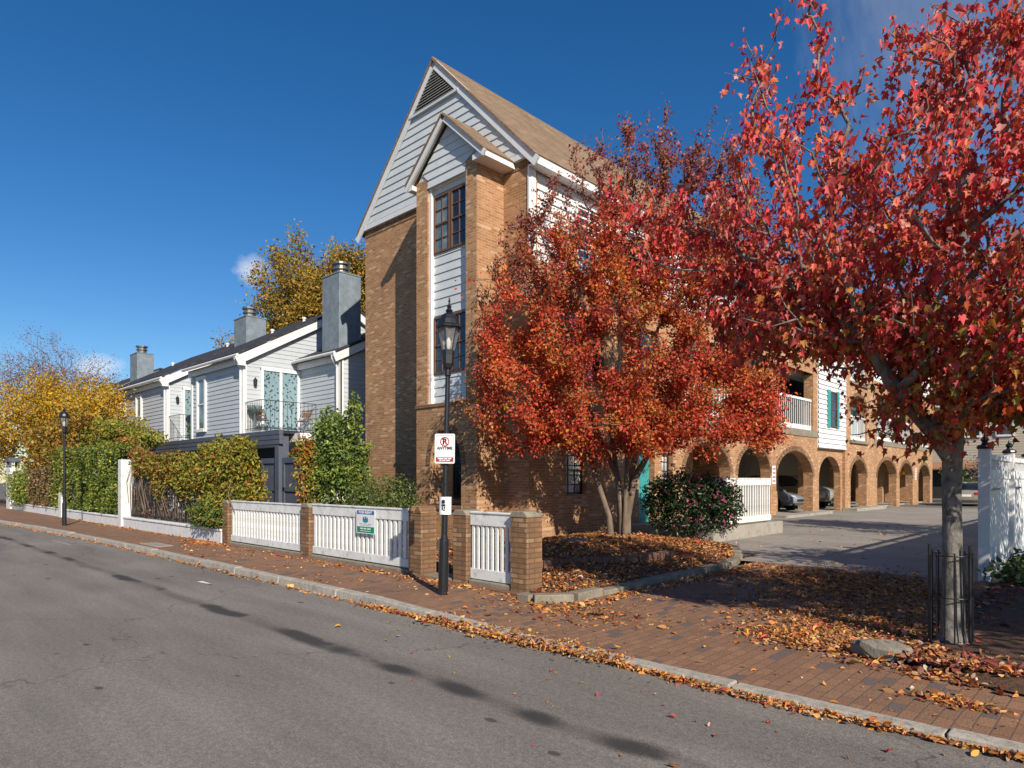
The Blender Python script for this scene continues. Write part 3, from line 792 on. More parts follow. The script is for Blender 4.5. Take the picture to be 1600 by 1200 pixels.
def ring(op, F):                    # soldier-brick ring round an arch
    ua, ub, sill, sp, rise = op; c = (ua+ub)/2; w = (ub-ua)/2; m = MB()
    for k in range(20):
        t0, t1 = math.pi*k/20, math.pi*(k+.9)/20
        p = [(c-w*math.cos(t0),sp+rise*math.sin(t0)),(c-w*math.cos(t1),sp+rise*math.sin(t1)),(c-(w+.2)*math.cos(t1),sp+(rise+.2)*math.sin(t1)),(c-(w+.2)*math.cos(t0),sp+(rise+.2)*math.sin(t0))]
        m.add([F(a,b,.014) for a,b in p],[(0,1,2,3)])
    return m.build('arch_ring', BRICK_POST, B)
for op in A2: ring(op, FR)
for op in ((39.6,43.4,-.3,1.65,1.0),(44.1,47.1,-.3,1.6,.95),(48.5,51.6,-.3,1.55,.95),(35.15,37.75,-.3,1.65,.92),(35.15,37.75,3.5,4.95,.85)): ring(op, FR)
for a, b in ((18.4,18.85),(22.15,22.65),(25.6,26.05),(30.1,30.6),(39.0,39.55),(43.45,44.05),(47.15,48.4),(51.6,52.)): MB().fbox(FR,a,b,Z1+.28,6.2,-.4,0).build('gallery_pier', BRICK, B)
for a, b in ((18.4,30.6),(39.,52.)): MB().arched(FR,a,b,6.2,6.9,.4,[]).build('gallery_band', BRICK, B)
for a, b in ((18.4,30.6),(39.0,52.)): MB().fbox(FR,a,b,Z1,Z1+.28,-.42,.04).build('concrete_ledge', COPING, B)
MB().box(XL+.25,XR-.4,YF+.3,YB,Z1-.2,Z1).build('floor_slab', paint('arcade_ceiling', (.62,.60,.56), .8), B)
MB().box(XL+.25,XR-.42,18.4,YB,-.02,.06).build('carport_floor', CONC, B)
for a, b in ((18.9,22.1),(22.7,25.55),(26.1,30.05)): railing(B, FR, a-.04, b+.04, 3.72, 5.08, -.12, WHITE, .21, .12, .032)
for a, b in ((39.58,43.42),(44.07,47.13),(48.42,51.58)): railing(B, FR, a, b, 3.72, 5.02, -.12, WHITE, .21, .12, .032)
railing(B, FR, 35.18, 37.72, 3.55, 4.78, -.1, WHITE, .2, .1, .06); railing(B, FR, 35.18, 37.72, 6.48, 7.75, -.1, WHITE, .2, .1, .06)
MB().fbox(FR,35.0,37.9,3.38,3.52,.01,.12).build('concrete_ledge', COPING, B); MB().fbox(FR,35.0,37.9,6.3,6.44,.01,.12).build('concrete_ledge', COPING, B)
m = MB().siding(FX(XR+.02), 3.0, 6.9, lambda z: (30.62,34.33), .22, 0, .05); m.fbox(FR,30.6,34.35,2.98,6.9,-.3,.015); m.build('bay_window_siding', WHITE, B)
w = window(B, FX(XR+.085), 32.05, 32.85, 4.0, 5.62, BROWNFR, GLASS, .02, .05, 1, 4)
for a, b in ((31.70,32.03),(32.87,33.20)):
    s = MB()
    s.fbox(FX(XR+.06),a,b,3.95,5.68,0,.05)
    for k in range(15): s.fbox(FX(XR+.06),a+.05,b-.05,4.05+k*.105,4.10+k*.105,.05,.062)
    s.build('shutter', TEAL, w)
wf3 = lambda a, b: (lambda z: (a, b))
for a, b in ((YF+.25,34.35),(39.0,52.)):
    m = MB().siding(FX(XR-.06), 6.9, 9.05, wf3(a,b), .215, 0, .045); m.fbox(FX(XR-.06),a,b,6.9,9.05,-.25,0); m.build('upper_siding', WHITE, B)
for y in (13.4,15.6,19.5,23.2,27.0,31.2,40.6,44.8,48.6): window(B, FX(XR-.03), y, y+1.1, 7.3, 8.75, WHITE, GLASS, .02, .06, 2, 4)
for y, z in ((13.0,1.2),(17.55,1.0)): window(B, FX(XR-.2), y, y+(.85 if y < 14 else .65), z, 2.45 if y < 14 else 2.4, BLACK, SHEER, .02, .05, 3, 5)
for y in (13.2,15.8): window(B, FX(XR-.2), y, y+(1.4 if y < 14 else 1.6), 4.2, 6.0, BROWNFR, GLASS, .02, .05, 2, 4)
dr = MB().fbox(FX(XR-.2),16.3,17.15,.30,2.4,-.05,.0); dr.fbox(FX(XR-.2),16.4,17.05,.45,1.2,0,.02); dr.fbox(FX(XR-.2),16.4,17.05,1.35,2.25,0,.02); dr = dr.build('door', TEAL, B)
MB().fbox(FX(XR-.2),16.36,16.42,1.25,1.32,0,.07).build('handle', FLUE, dr)
MB().box(XL+.3,-14.6,30.3,30.55,-.2,3.22).build('carport_wall', BRICK, B)
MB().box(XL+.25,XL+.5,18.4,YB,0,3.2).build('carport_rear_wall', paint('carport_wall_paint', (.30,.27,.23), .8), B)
for y in (18.45,22.2,25.6,30.2,34.3,38.9,43.5,47.4): MB().box(-12.85,-12.4,y,y+.5,-.2,3.22).build('inner_pier', BRICK, B)
# recessed gallery walls behind the railings
m = MB()
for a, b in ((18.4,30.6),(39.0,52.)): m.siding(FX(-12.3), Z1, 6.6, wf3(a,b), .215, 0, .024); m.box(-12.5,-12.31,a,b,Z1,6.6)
m.box(-12.5,-12.3,34.35,39,Z1,9.0); m.build('gallery_wall', paint('gallery_shade_siding', (.20,.165,.13), .8, .15, 1.), B)  # siding coloured dark to stand in for shade inside the gallery
MB().box(-12.3,XR-.4,18.4,YB,6.35,6.55).build('gallery_ceiling', WHITE, B)
for y in (19.6,23.5,27.6,35.5,40.6,45.0,49.5):
    d = MB().fbox(FX(-12.25),y,y+.9,3.45,5.55,0,.05).build('door', TEAL, B)
    t = MB(); t.fbox(FX(-12.25),y-.12,y,3.45,5.68,0,.07); t.fbox(FX(-12.25),y+.9,y+1.02,3.45,5.68,0,.07); t.fbox(FX(-12.25),y,y+.9,5.55,5.68,0,.07); t.build('door_trim', WHITE, d)
for y in (20.9,24.7,29.0,42.0,46.4): window(B, FX(-12.25), y, y+.9, 4.3, 5.7, WHITE, GLASS, .03, .06, 2, 4)
for a, b in ((25.7,30.9),(34.3,39.2)): MB().box(XR-.1,XR+.55,a,b,-.05,.17).build('concrete_plinth', CONC, B)

# raised patio with railing and planter wall
PT = thing('patio_wall', (-8.0,16.6,0), 'low stained concrete patio wall beside the driveway in front of the arcade', 'wall')
m = MB(); m.box(-7.75,-7.5,14.75,18.9,-.05,.40); m.box(-10.6,-7.75,14.75,15.0,-.05,.40); m.box(-10.6,-7.75,18.65,18.9,-.05,.40); m.build('wall', CONC, PT, bevel=.015)
MB().box(-10.6,-7.75,15.0,18.65,-.05,.34).build('patio_slab', CONC, PT)
def gate_panel(name, label, F, u0, u1, z0, z1, d=0., step=.095, group=None, cat='railing', sizes=(.20,.16), pw=.27):
    p = F((u0+u1)/2, 0, d); t = thing(name, (p[0],p[1],z0), label, cat, group)
    MB().fbox(F,u0,u1,z1-sizes[0],z1-.03,d-.03,d+.03).build('top_rail', WHITE_OLD, t, bevel=.006)
    a, b = F(u0,z1-.03,d-.045), F(u1,z1,d+.045); MB().box(a[0],b[0],a[1],b[1],a[2],b[2]).build('cap_rail', WHITE_OLD, t, bevel=.008)
    MB().fbox(F,u0,u1,z0,z0+sizes[1],d-.028,d+.028).build('bottom_rail', WHITE_OLD, t, bevel=.006)
    n = max(3, int(round((u1-u0)/step))); first = None
    for k in range(n):
        u = u0+(u1-u0)*(k+.5)/n; c = F(u, 0, d)
        if first is None:
            o = MB().fbox(F,u-step*pw,u+step*pw,z0+sizes[1],z1-sizes[0],d-.018,d+.018).build('picket', WHITE_OLD, t, bevel=.004); first = o; c0 = c
        else:
            o = first.copy(); COL.objects.link(o); o.parent = t
            o.location = (c[0]-c0[0]+rng.normal(0,.0015), c[1]-c0[1], 0); o.rotation_euler = (0, rng.normal(0,.0012), 0)
    return t
gate_panel('patio_railing', 'white slatted railing panel on the concrete patio wall beside the pink camellia', FX(-7.62), 16.2, 18.3, .45, 1.62, 0, .15, pw=.17)
gate_panel('patio_railing', 'white slatted railing mostly hidden behind the pink camellia bush', FX(-7.62), 15.0, 16.1, .45, 1.62, 0, .15, pw=.17)

# ------------------------------------------------------------------ street fence: brick pillars, panels, plinths
def pillar(x0, x1, h, label, gable=False):
    y0, y1 = 6.40, 6.71; t = thing('brick_pillar', ((x0+x1)/2,6.55,0), label, 'pillar', 'brick pillars along the pavement')
    MB().box(x0,x1,y0,y1,-.02,h).build('shaft', BRICK_POST, t, bevel=.008)
    c = MB()
    if gable:
        w = (x1-x0)
        for a, b in ((x0-.01,x0+w*.5),(x0+w*.5,x1+.01)):
            c.prism([(a,h),(b,h),((a+b)/2+.03,h+.11),((a+b)/2-.03,h+.11)],'y',y0-.01,y1+.01)
    else: c.prism([(x0-.01,h),(x1+.01,h),(x1+.01,h+.035),(x1-.05,h+.085),(x0+.05,h+.085),(x0-.01,h+.035)],'y',y0-.01,y1+.01)
    c.build('cap', COPING if not gable else BRICK_POST, t, bevel=.012)
pillar(-15.57,-15.26,1.02,'brick pillar at the far end of the white picket fence, against the white wall')
pillar(-11.88,-11.57,1.04,'brick pillar between the two long white fence panels')
pillar(-8.45,-8.13,1.06,'brick pillar with twin pointed cap, left of the gateway behind the lamp post', True)
pillar(-7.38,-7.09,1.06,'brick pillar on the right side of the gateway, just right of the lamp post')
pillar(-6.20,-5.90,1.08,'brick pillar with rounded stone cap at the driveway corner')
FN = FY(6.50)
gate_panel('picket_fence', 'white picket fence panel farthest along the street, between first two brick pillars', FN, -15.25, -11.89, .17, 1.10, 0, .135, 'white picket fence panels', 'fence', (.2,.14))
gate_panel('picket_fence', 'long white picket fence panel carrying the for rent sign', FN, -11.56, -8.46, .17, 1.12, 0, .135, 'white picket fence panels', 'fence', (.2,.14))
gate_panel('picket_fence', 'short white picket panel between the last two brick pillars by the driveway', FN, -7.08, -6.21, .16, 1.13, 0, .094, 'white picket fence panels', 'fence', (.2,.15))
for a, b, l in ((-15.24,-11.90,'mossy stone plinth under the farthest white fence panel'),(-11.55,-8.47,'mossy stone plinth under the fence panel with the sign'),(-7.07,-6.22,'mossy stone plinth under the short fence panel'),(-8.11,-7.40,'low stone threshold in the gateway behind the lamp post')):
    tag(MB().box(a,b,6.42,6.78,0,.15 if a != -8.11 else .12).build('stone_plinth', COPING, None, ((a+b)/2,6.6,0), bevel=.02), l, 'plinth', 'stone plinths under the fence')
m = MB(); x = -15.1                  # soldier-course edging along the foot of the fence
while x < -5.9:
    m.box(x,x+.062,6.24,6.375,0,.098+rng.normal(0,.003)); x += .072
tag(m.build('pavement_edging', EDGING), kind='structure')

# ------------------------------------------------------------------ signs
def text(parent, name, s, size, M, mat, ext=.0008, sx=1.):
    cu = bpy.data.curves.new('glyphs', 'FONT'); cu.body = s; cu.size = size; cu.extrude = ext; cu.offset = size*.045; cu.align_x = 'CENTER'; cu.align_y = 'CENTER'
    tmp = bpy.data.objects.new('tmp', cu); COL.objects.link(tmp)
    me = bpy.data.meshes.new_from_object(tmp.evaluated_get(bpy.context.evaluated_depsgraph_get()))
    bpy.data.objects.remove(tmp); bpy.data.curves.remove(cu)
    me.transform(M @ Matrix.Diagonal((sx,1,1,1)))
    me.materials.clear(); me.materials.append(mat); me.name = name
    o = bpy.data.objects.new(name, me); COL.objects.link(o); o.parent = parent; return o
SIGNW = flat('sign_white', (.78,.78,.78), .4); RED = flat('sign_red', (.42,.015,.02), .4); INK = flat('sign_black', (.012,.012,.013), .4)
BLUE = flat('sign_blue', (.02,.10,.36), .4); GREEN = flat('sign_green', (.0,.25,.11), .4); NAVY = flat('logo_navy', (.02,.05,.13), .4); TEALS = flat('logo_teal', (.02,.24,.27), .4); GREYT = flat('small_print_grey', (.33,.35,.37), .4)
SM = Matrix.Rotation(R(90), 4, 'X')        # text plane facing -y, upright
def slab2(x0,x1,z0,z1,y0=-.003,y1=.0): return MB().box(x0,x1,y0,y1,z0,z1)
def loc_part(mb, name, mat, parent, bevel=0.):  # mesh given in the parent's own coordinates
    w = wloc(parent); mb.v = [(p[0]+w.x,p[1]+w.y,p[2]+w.z) for p in mb.v]
    return mb.build(name, mat, parent, bevel=bevel)
def print_line(m, x0, x1, z, h, words):   # small print too fine to read: word-length strokes
    tot = sum(words)+.5*(len(words)-1)*2; u = (x1-x0)/tot; x = x0
    for w in words: m.box(x,x+w*u,-.0045,-.003,z-h/2,z+h/2); x += (w+1)*u
sg = thing('no_parking_sign', (-6.565,5.555,1.99), 'white and red no parking anytime sign on the near lamp post', 'sign')
sg.rotation_euler = (0, R(.8), R(33))
pr_ = [(-.125+.02*(1-math.cos(0)),0)]
def rrect(w,h,r,n=5):
    pts = []
    for cx,cz,a0 in ((w/2-r,h/2-r,0),(-w/2+r,h/2-r,90),(-w/2+r,-h/2+r,180),(w/2-r,-h/2+r,270)):
        pts += [(cx+r*math.cos(R(a0+90*k/n)), cz+r*math.sin(R(a0+90*k/n))) for k in range(n+1)]
    return pts
loc_part(MB().prism(rrect(.27,.385,.02),'y',-.002,.002), 'plate', SIGNW, sg)
m = MB()
for a,b,c,d in ((-.118,.118,.168,.172),(-.118,.118,-.175,-.171),(-.118,-.115,-.171,.168),(.115,.118,-.171,.168)): m.box(a,b,-.0034,-.002,c,d)
loc_part(m, 'border', RED, sg)
loc_part(MB().box(-.114,.114,-.0036,-.002,-.168,-.112), 'red_band', RED, sg)
m = MB(); print_line(m,-.09,.09,-.13,.014,(7,4,4)); print_line(m,-.07,.07,-.152,.012,(3,4,5)); loc_part(m, 'small_print', SIGNW, sg)
m = MB(); n = 28
for k in range(n):
    t0,t1 = 2*math.pi*k/n,2*math.pi*(k+1)/n
    m.add([(r*math.cos(t),-.0046,.09+r*math.sin(t)) for r,t in ((.062,t0),(.062,t1),(.049,t1),(.049,t0))],[(0,1,2,3)])
c = Matrix.Rotation(R(45),3,'Y'); 
vs_ = [c @ Vector((x,-.0046,z)) for x,z in ((-.055,-.006),(.055,-.006),(.055,.006),(-.055,.006))]
m.add([(v.x,v.y,v.z+.09) for v in vs_],[(0,1,2,3)]); loc_part(m, 'prohibition_ring', RED, sg)
text(sg, 'letter', 'R', .105, Matrix.Translation((0,-.0028,.088)) @ SM, INK, .0006)
text(sg, 'lettering', 'ANYTIME', .052, Matrix.Translation((0,-.0028,.004)) @ SM, INK, .0006, .95)
pn = thing('paper_notice', (-6.585,5.565,1.25), 'small white paper notice wrapped round the near lamp post below the parking sign', 'notice')
pn.rotation_euler = (0, R(.8), R(36))
m = MB(); n = 12
for k in range(n):
    a0,a1 = R(-75+150*k/n),R(-75+150*(k+1)/n)
    f = lambda a,z: (.085*math.sin(a),.065-.085*math.cos(a)*(.95 if abs(a)<1 else .9),z)
    m.quad(f(a0,-.115),f(a1,-.115),f(a1,.115),f(a0,.115))
loc_part(m, 'sheet', SIGNW, pn)
m = MB()
for a,b,c,d in ((-.028,.012,.03,.075),(-.02,.02,-.005,.02),(-.025,-.012,-.05,-.01),(.0,.02,-.035,-.015),(-.01,.015,-.062,-.048),(-.03,-.018,.0,.02)): m.box(a,b,-.024,-.019,c,d)
loc_part(m, 'print', INK, pn)
fs = thing('for_rent_sign', (-9.71,6.44,.86), 'blue white and green for rent sign fixed on the white picket fence', 'sign')
loc_part(MB().box(-.235,.235,-.004,.004,-.27,.27), 'board', SIGNW, fs)
loc_part(MB().box(-.215,.215,-.0055,-.004,.165,.25), 'blue_band', BLUE, fs); loc_part(MB().box(-.215,.215,-.0055,-.004,-.25,-.115), 'green_band', GREEN, fs)
text(fs, 'lettering', 'FOR RENT', .072, Matrix.Translation((0,-.0062,.207)) @ SM, SIGNW, .0006)
m = MB()
for x,h in ((-.045,.035),(0,.055),(.045,.035)):
    m.prism([(x-.022,.045),(x+.022,.045),(x+.008,.045+h),(x-.008,.045+h)],'y',-.0056,-.004); m.lathe([(.001,-.012),(.011,-.006),(.011,.006),(.001,.012)],(x,-.0048,.058+h),8)
loc_part(m, 'logo_people', NAVY, fs)
m = MB(); m.prism([(-.07,.05),(.07,.05),(.062,-.005),(.03,-.02),(0,-.027),(-.03,-.02),(-.062,-.005)],'y',-.0052,-.004); loc_part(m, 'logo_shield', TEALS, fs)
m = MB(); print_line(m,-.15,.15,-.052,.016,(6,10,8)); print_line(m,-.125,.125,-.085,.013,(8,6)); loc_part(m, 'small_print', GREYT, fs)
m = MB(); m2 = MB(); print_line(m,-.13,.13,-.158,.03,(3,3,4)); print_line(m,-.13,.13,-.212,.012,(16,)); 
m.v = [(p[0],p[1]-.0022,p[2]) for p in m.v]; loc_part(m, 'contact_line', SIGNW, fs)

# ------------------------------------------------------------------ street lamps
CLEARG = flat('lamp_glass', (.5,.5,.5), .1)
_nt = CLEARG.node_tree; _b = [n for n in _nt.nodes if n.type == 'BSDF_PRINCIPLED'][0]; _o = [n for n in _nt.nodes if n.type == 'OUTPUT_MATERIAL'][0]
_tr = _nt.nodes.new('ShaderNodeBsdfTransparent'); _mx = _nt.nodes.new('ShaderNodeMixShader'); _mx.inputs[0].default_value = .22
_nt.links.new(_tr.outputs[0], _mx.inputs[1]); _nt.links.new(_b.outputs[0], _mx.inputs[2]); _nt.links.new(_mx.outputs[0], _o.inputs[0])
def street_lamp(loc, label):
    t = thing('street_lamp', loc, label, 'street lamp', 'black lantern street lamps'); c = loc
    MB().lathe([(.066,0),(.066,.35),(.062,.72),(.060,.74),(.046,.76),(.042,.80),(.040,1.45),(.042,1.46),(.042,1.48),(.036,1.49),(.031,2.86),(.042,2.88),(.042,2.93),(.034,2.95)],c,14).build('post', BLACK, t, smooth=False)
    MB().lathe([(.034,2.95),(.055,2.98),(.072,3.03),(.078,3.14),(.084,3.20),(.078,3.21)],c,6).build('lantern_base', BLACK, t)
    MB().lathe([(.072,3.21),(.140,3.50)],c,6).build('lantern_glass', CLEARG, t)
    m = MB()
    for k in range(6):
        q = 2*math.pi*k/6; m.tube([(c[0]+.076*math.cos(q),c[1]+.076*math.sin(q),c[2]+3.20),(c[0]+.146*math.cos(q),c[1]+.146*math.sin(q),c[2]+3.51)],.008,5)
    m.build('lantern_frame', BLACK, t)
    MB().lathe([(.150,3.49),(.172,3.50),(.172,3.515),(.148,3.54),(.128,3.60),(.095,3.66),(.05,3.69),(.034,3.70)],c,12).build('lantern_roof', BLACK, t)
    MB().lathe([(.034,3.70),(.05,3.72),(.03,3.745),(.022,3.76),(.034,3.775),(.014,3.80),(.010,3.83),(.016,3.845),(.004,3.90)],c,10).build('finial', BLACK, t)
    MB().lathe([(.012,3.21),(.028,3.25),(.034,3.32),(.012,3.37)],c,10).build('bulb', flat('lamp_bulb', (.6,.6,.56), .2), t)
    return t
l1 = street_lamp((-6.63,5.58,.07), 'tall black lantern street lamp carrying signs in front of the brick gateway'); l1.rotation_euler = (R(-.85), R(.9), 0)
street_lamp((-25.1,5.30,.07), 'black lantern street lamp farther along the pavement by the green hedge')
fs.scale = (1.2,1,.76)

# ------------------------------------------------------------------ grey townhouses
def yslab(y0,z0,y1,z1,x0,x1,t):     # sloping slab rising along y
    d = Vector((y1-y0,z1-z0)).normalized(); n = Vector((-d.y,d.x)); n = n if n.y > 0 else -n
    return MB().prism([(y0,z0),(y1,z1),(y1+n.x*t,z1+n.y*t),(y0+n.x*t,z0+n.y*t)],'x',x0,x1)
def townhouse(label, x0, x1, xs, yf=10.35, yset=12.5, wins=(), door=True, chim=None, balcony=True):
    """front block x0..x1 with a set-back wing x1..xs on its right, both roofed parallel to the street"""
    t = thing('townhouse', ((x0+x1)/2,yf,0), label, 'house', 'grey clapboard townhouses')
    F = FY(yf); ze = 6.02; yr = 14.7; zr = ze + (yr-yf+.15)*.565
    MB().box(x0,x1,yf+.03,yr+4,-.1,5.95).build('wall', HSIDE, t)
    m = MB().siding(F,.2,5.75,lambda z:(x0+.09,x1-.09),.165,-.02,.022); m.siding(FX(x1),.2,5.75,lambda z:(yf+.09,yr+3),.165,-.01,.022)
    sl = .565
    m.siding(FX(x1),5.75,zr-.1,lambda z:(max(yf,yf+(z-5.9)/sl), yr+(zr-z)/sl-.1),.165,-.01,.022)
    m.v += [(x1-.015,yf,5.8),(x1-.015,yr+4,5.8),(x1-.015,yr,zr-.05)]; n = len(m.v); m.f.append((n-3,n-2,n-1))
    m.build('siding', HSIDE, t)
    MB().fbox(F,x0-.03,x0+.1,0,5.8,-.03,.04).build('corner_board', WHITE, t); m = MB(); m.fbox(F,x1-.1,x1+.04,0,5.8,-.03,.04); m.fbox(FX(x1),yf-.03,yf+.1,0,5.8,-.03,.043); m.build('corner_board', WHITE, t)
    r = yslab(yf-.28,ze-.02,yr,zr,x0-.2,x1+.24,.08); r2 = yslab(yr+4.6,ze-.02,yr,zr,x0-.2,x1+.24,.08); r.add(r2.v,r2.f)
    rf = r.build('roof', ROOF_D, t)
    rb = yslab(yf-.26,ze-.38,yr,zr-.30,x1+.12,x1+.20,.29); r2 = yslab(yr+4.5,ze-.34,yr,zr-.30,x1+.12,x1+.20,.28); rb.add(r2.v,r2.f); rb.box(x1+.105,x1+.215,yf-.275,yf-.02,5.62,5.96); rb.build('rake_board', WHITE, t)
    m = MB().fbox(F,x0-.15,x1+.10,5.72,5.98,.02,.10); m.build('frieze_board', WHITE, t)
    g = MB().tube([(x0-.15,yf-.31,5.99),(x1+.22,yf-.31,5.97)],.062,8).build('gutter', WHITE, t)
    MB().tube([(x1-.02,yf-.31,5.93),(x1-.02,yf-.29,5.78),(x1-.03,yf-.10,5.55),(x1-.03,yf-.09,.3)],.042,8).build('downspout', WHITE, g)
    for u0,u1,z0,z1 in wins: window(t,F,u0,u1,z0,z1,WHITE,GLASS2,.03,.05,1,2,trim=WHITE,tw=.10)
    # set-back wing
    F2 = FY(yset); zs = 6.0
    MB().box(x1+.01,xs,yset+.03,yr+3,-.1,5.9).build('wing_wall', HSIDE, t)
    m = MB().siding(F2,.2,5.75,lambda z:(x1+.02,xs-.09),.165,-.02,.022); m.siding(FX(xs),.2,7.1,lambda z:(yset+.09+max(0,(z-5.8)/.5),yr+2),.165,-.01,.022); m.build('wing_siding', HSIDE, t)
    m = MB(); m.fbox(F2,xs-.1,xs+.04,0,5.8,-.03,.04); m.fbox(FX(xs),yset-.03,yset+.1,0,5.8,-.03,.04); m.fbox(F2,x1,xs,5.72,5.96,.02,.09); m.build('wing_trim', WHITE, t)
    r = yslab(yset-.28,zs-.02,yr+1.5,zs+1.95,x1+.01,xs+.16,.07); r.build('wing_roof', ROOF_D, t)
    yslab(yset-.26,zs-.33,yr+1.5,zs+1.66,xs+.08,xs+.14,.26).build('wing_rake_board', WHITE, t)
    g = MB().tube([(x1+.1,yset-.31,5.99),(xs+.14,yset-.31,5.97)],.062,8).build('gutter', WHITE, t)
    MB().tube([(xs-.05,yset-.31,5.93),(xs-.05,yset-.29,5.78),(xs-.06,yset-.10,5.5),(xs-.06,yset-.09,.3)],.042,8).build('downspout', WHITE, g)
    if door:
        G = FX(x1); y0, y1 = yf+.72, yset-.1
        MB().fbox(G,y0,y1,3.36,5.56,.0,.035).build('sliding_door', CURTAIN, t)
        d = MB()
        for a,b in ((y0-.1,y0),((y0+y1)/2-.05,(y0+y1)/2+.05),(y1,y1+.1)): d.fbox(G,a,b,3.3,5.66,-.01,.07)
        d.fbox(G,y0-.1,y1+.1,5.56,5.68,-.01,.08); d.fbox(G,y0-.1,y1+.1,3.28,3.38,-.01,.08); d.build('door_frame', WHITE, t)
        m = MB(); m.lathe([(.02,.0),(.06,.04),(.075,.22),(.03,.27),(.01,.32)],(x1+.12,yf+.38,4.95),8); m.box(x1,x1+.1,yf+.36,yf+.4,5.1,5.14); m.build('wall_lantern', BLACK, t)
    if balcony:
        xb = x1+1.3; bt = MB().box(x1+.02,xb,yf+.03,yset,3.12,3.26).build('balcony', WHITE_OLD, t)
        MB().box(x1+.02,xb+.03,yf,yset-.03,3.02,3.11).build('balcony_beam', WHITE, bt)
        r = MB()
        for z in (3.36,4.33): r.tube([(x1+.03,yf+.05,z),(xb,yf+.05,z)],.014,6); r.tube([(xb,yf+.05,z),(xb,yset-.03,z)],.014,6)
        n = 9
        for k in range(n+1): r.tube([(x1+.05+(xb-x1-.05)*k/n,yf+.05,3.26),(x1+.05+(xb-x1-.05)*k/n,yf+.05,4.33)],.008,5)
        n = 13
        for k in range(1,n+1): r.tube([(xb,yf+.05+(yset-yf-.08)*k/n,3.26),(xb,yf+.05+(yset-yf-.08)*k/n,4.33)],.008,5)
        r.build('iron_railing', IRON, bt)
    for vx, vy in ((x0+1.2,13.2),(x1-2.2,13.9)):
        vz = ze+(vy-yf)*.565; MB().lathe([(.06,-.15),(.06,.26),(.09,.27),(.09,.33),(.03,.36)],(vx,vy,vz),10).build('roof_vent', WHITE, t)
    for cx, cy, w, dp, zt in chim or ():
        c = MB().box(cx-w/2,cx+w/2,cy-dp/2,cy+dp/2,5.0,zt).build('chimney', CHIM, t, bevel=.015)
        MB().box(cx-w/2-.02,cx+w/2+.02,cy-dp/2-.02,cy+dp/2+.02,zt,zt+.04).build('chimney_cap', CHIM, c)
        MB().lathe([(.30,.04),(.30,.10),(.24,.11),(.24,.26),(.31,.27),(.31,.31),(.25,.32),(.25,.44),(.33,.45),(.33,.52),(.2,.55)],(cx,cy,zt),16).build('flue', FLUE, c)
    return t
townhouse('grey clapboard townhouse nearest the brick building, with patterned balcony door and tallest chimney', -28.13,-23.32,-20.4, wins=((-27.42,-26.72,3.55,5.55),), chim=((-21.15,13.0,1.15,.9,8.9),))
townhouse('grey clapboard townhouse in the middle of the row with small iron balcony', -39.8,-30.95,-28.2, wins=((-34.95,-34.35,3.6,5.5),(-37.4,-36.8,3.6,5.5)), chim=((-28.75,13.05,1.25,.9,8.65),))
townhouse('far grey townhouse whose chimney rises behind the yellow tree', -52.,-45.3,-42.2, wins=((-47.6,-46.8,3.6,5.5),(-50.6,-49.8,3.6,5.5)), chim=((-43.1,13.,1.3,.9,8.95),), balcony=False, door=False)
m = MB()
cp = thing('carport', (-26.,9.9,0), 'long dark slate carport roof in front of the grey townhouses', 'carport')
for k in range(3): MB().box(-36.,-18.92,9.5-.012*k,9.62,2.66+.145*k,2.80+.145*k).build('fascia_board', DARKWOOD, cp)
MB().box(-36.,-18.92,9.62,10.31,2.98,3.07).build('carport_roof', ROOF_D, cp)
for x in (-35.8,-30,-24.5,-19.15): MB().box(x-.11,x+.11,9.64,9.86,0,2.98).build('post', DARKWOOD, cp)
MB().box(-23.25,-18.6,10.0,10.16,2.74,3.0).build('beam', WHITE_OLD, cp)
gt = thing('garden_gate', (-18.9,9.62,0), 'dark slate panelled wooden gate wall behind the white picket fence', 'gate')
m = MB()
for a,b in ((-20.4,-19.3),(-18.98,-17.2)):
    k = a
    while k < b-.01: m.box(k+.004,min(k+.135,b)-.004,9.66,9.70,.1,2.2); k += .135
    m.box(a,b,9.62,9.66,2.08,2.24); m.box(a,b,9.62,9.66,1.22,1.34); m.box(a,b,9.62,9.66,.1,.25)
    m.box(a,a+.1,9.62,9.66,.25,2.08); m.box(b-.1,b,9.62,9.66,.25,2.08)
m.build('boards', DARKWOOD, gt)
MB().box(-19.27,-19.02,9.52,9.63,0,2.66).build('post', DARKWOOD, gt)
m = MB(); m.box(-22.,-17.2,9.9,9.95,.1,2.6); m.build('shade_sheet', DARK, gt)  # dark sheet standing in for the shaded interior behind the gate

# balcony furniture
def folding_chair(loc, rz, label):
    t = thing('folding_chair', loc, label, 'chair', 'folding chairs on the balcony'); t.rotation_euler = (0,0,rz); w = Vector(loc)
    def L(mb, nm, mat): loc_part(mb, nm, mat, t)
    m = MB()
    for k in range(5): m.box(-.2,.2,-.2+k*.085,-.13+k*.085,.43,.45)
    L(m, 'seat', flat('chair_wood', (.25,.12,.06), .5))
    m = MB()
    for k in range(3): m.box(-.2,.2,.20+.03*k,.22+.03*k,.60+k*.1,.67+k*.1)
    L(m, 'backrest', flat('chair_wood', (.25,.12,.06), .5))
    for s in (-1,1):
        L(MB().tube([(s*.21,-.22,0),(s*.21,.28,.88)],.011,6), 'leg', IRON); L(MB().tube([(s*.19,.24,0),(s*.19,-.19,.44)],.011,6), 'leg', IRON)
folding_chair((-22.85,10.85,3.26), R(100), 'wooden folding chair on the balcony beside the corner planter')
folding_chair((-22.35,12.1,3.26), R(20), 'wooden folding chair at the far end of the balcony by the shrub')
pl = thing('planter_pot', (-23.0,10.62,3.26), 'grey green planter bowl standing tall at the balcony corner', 'planter')
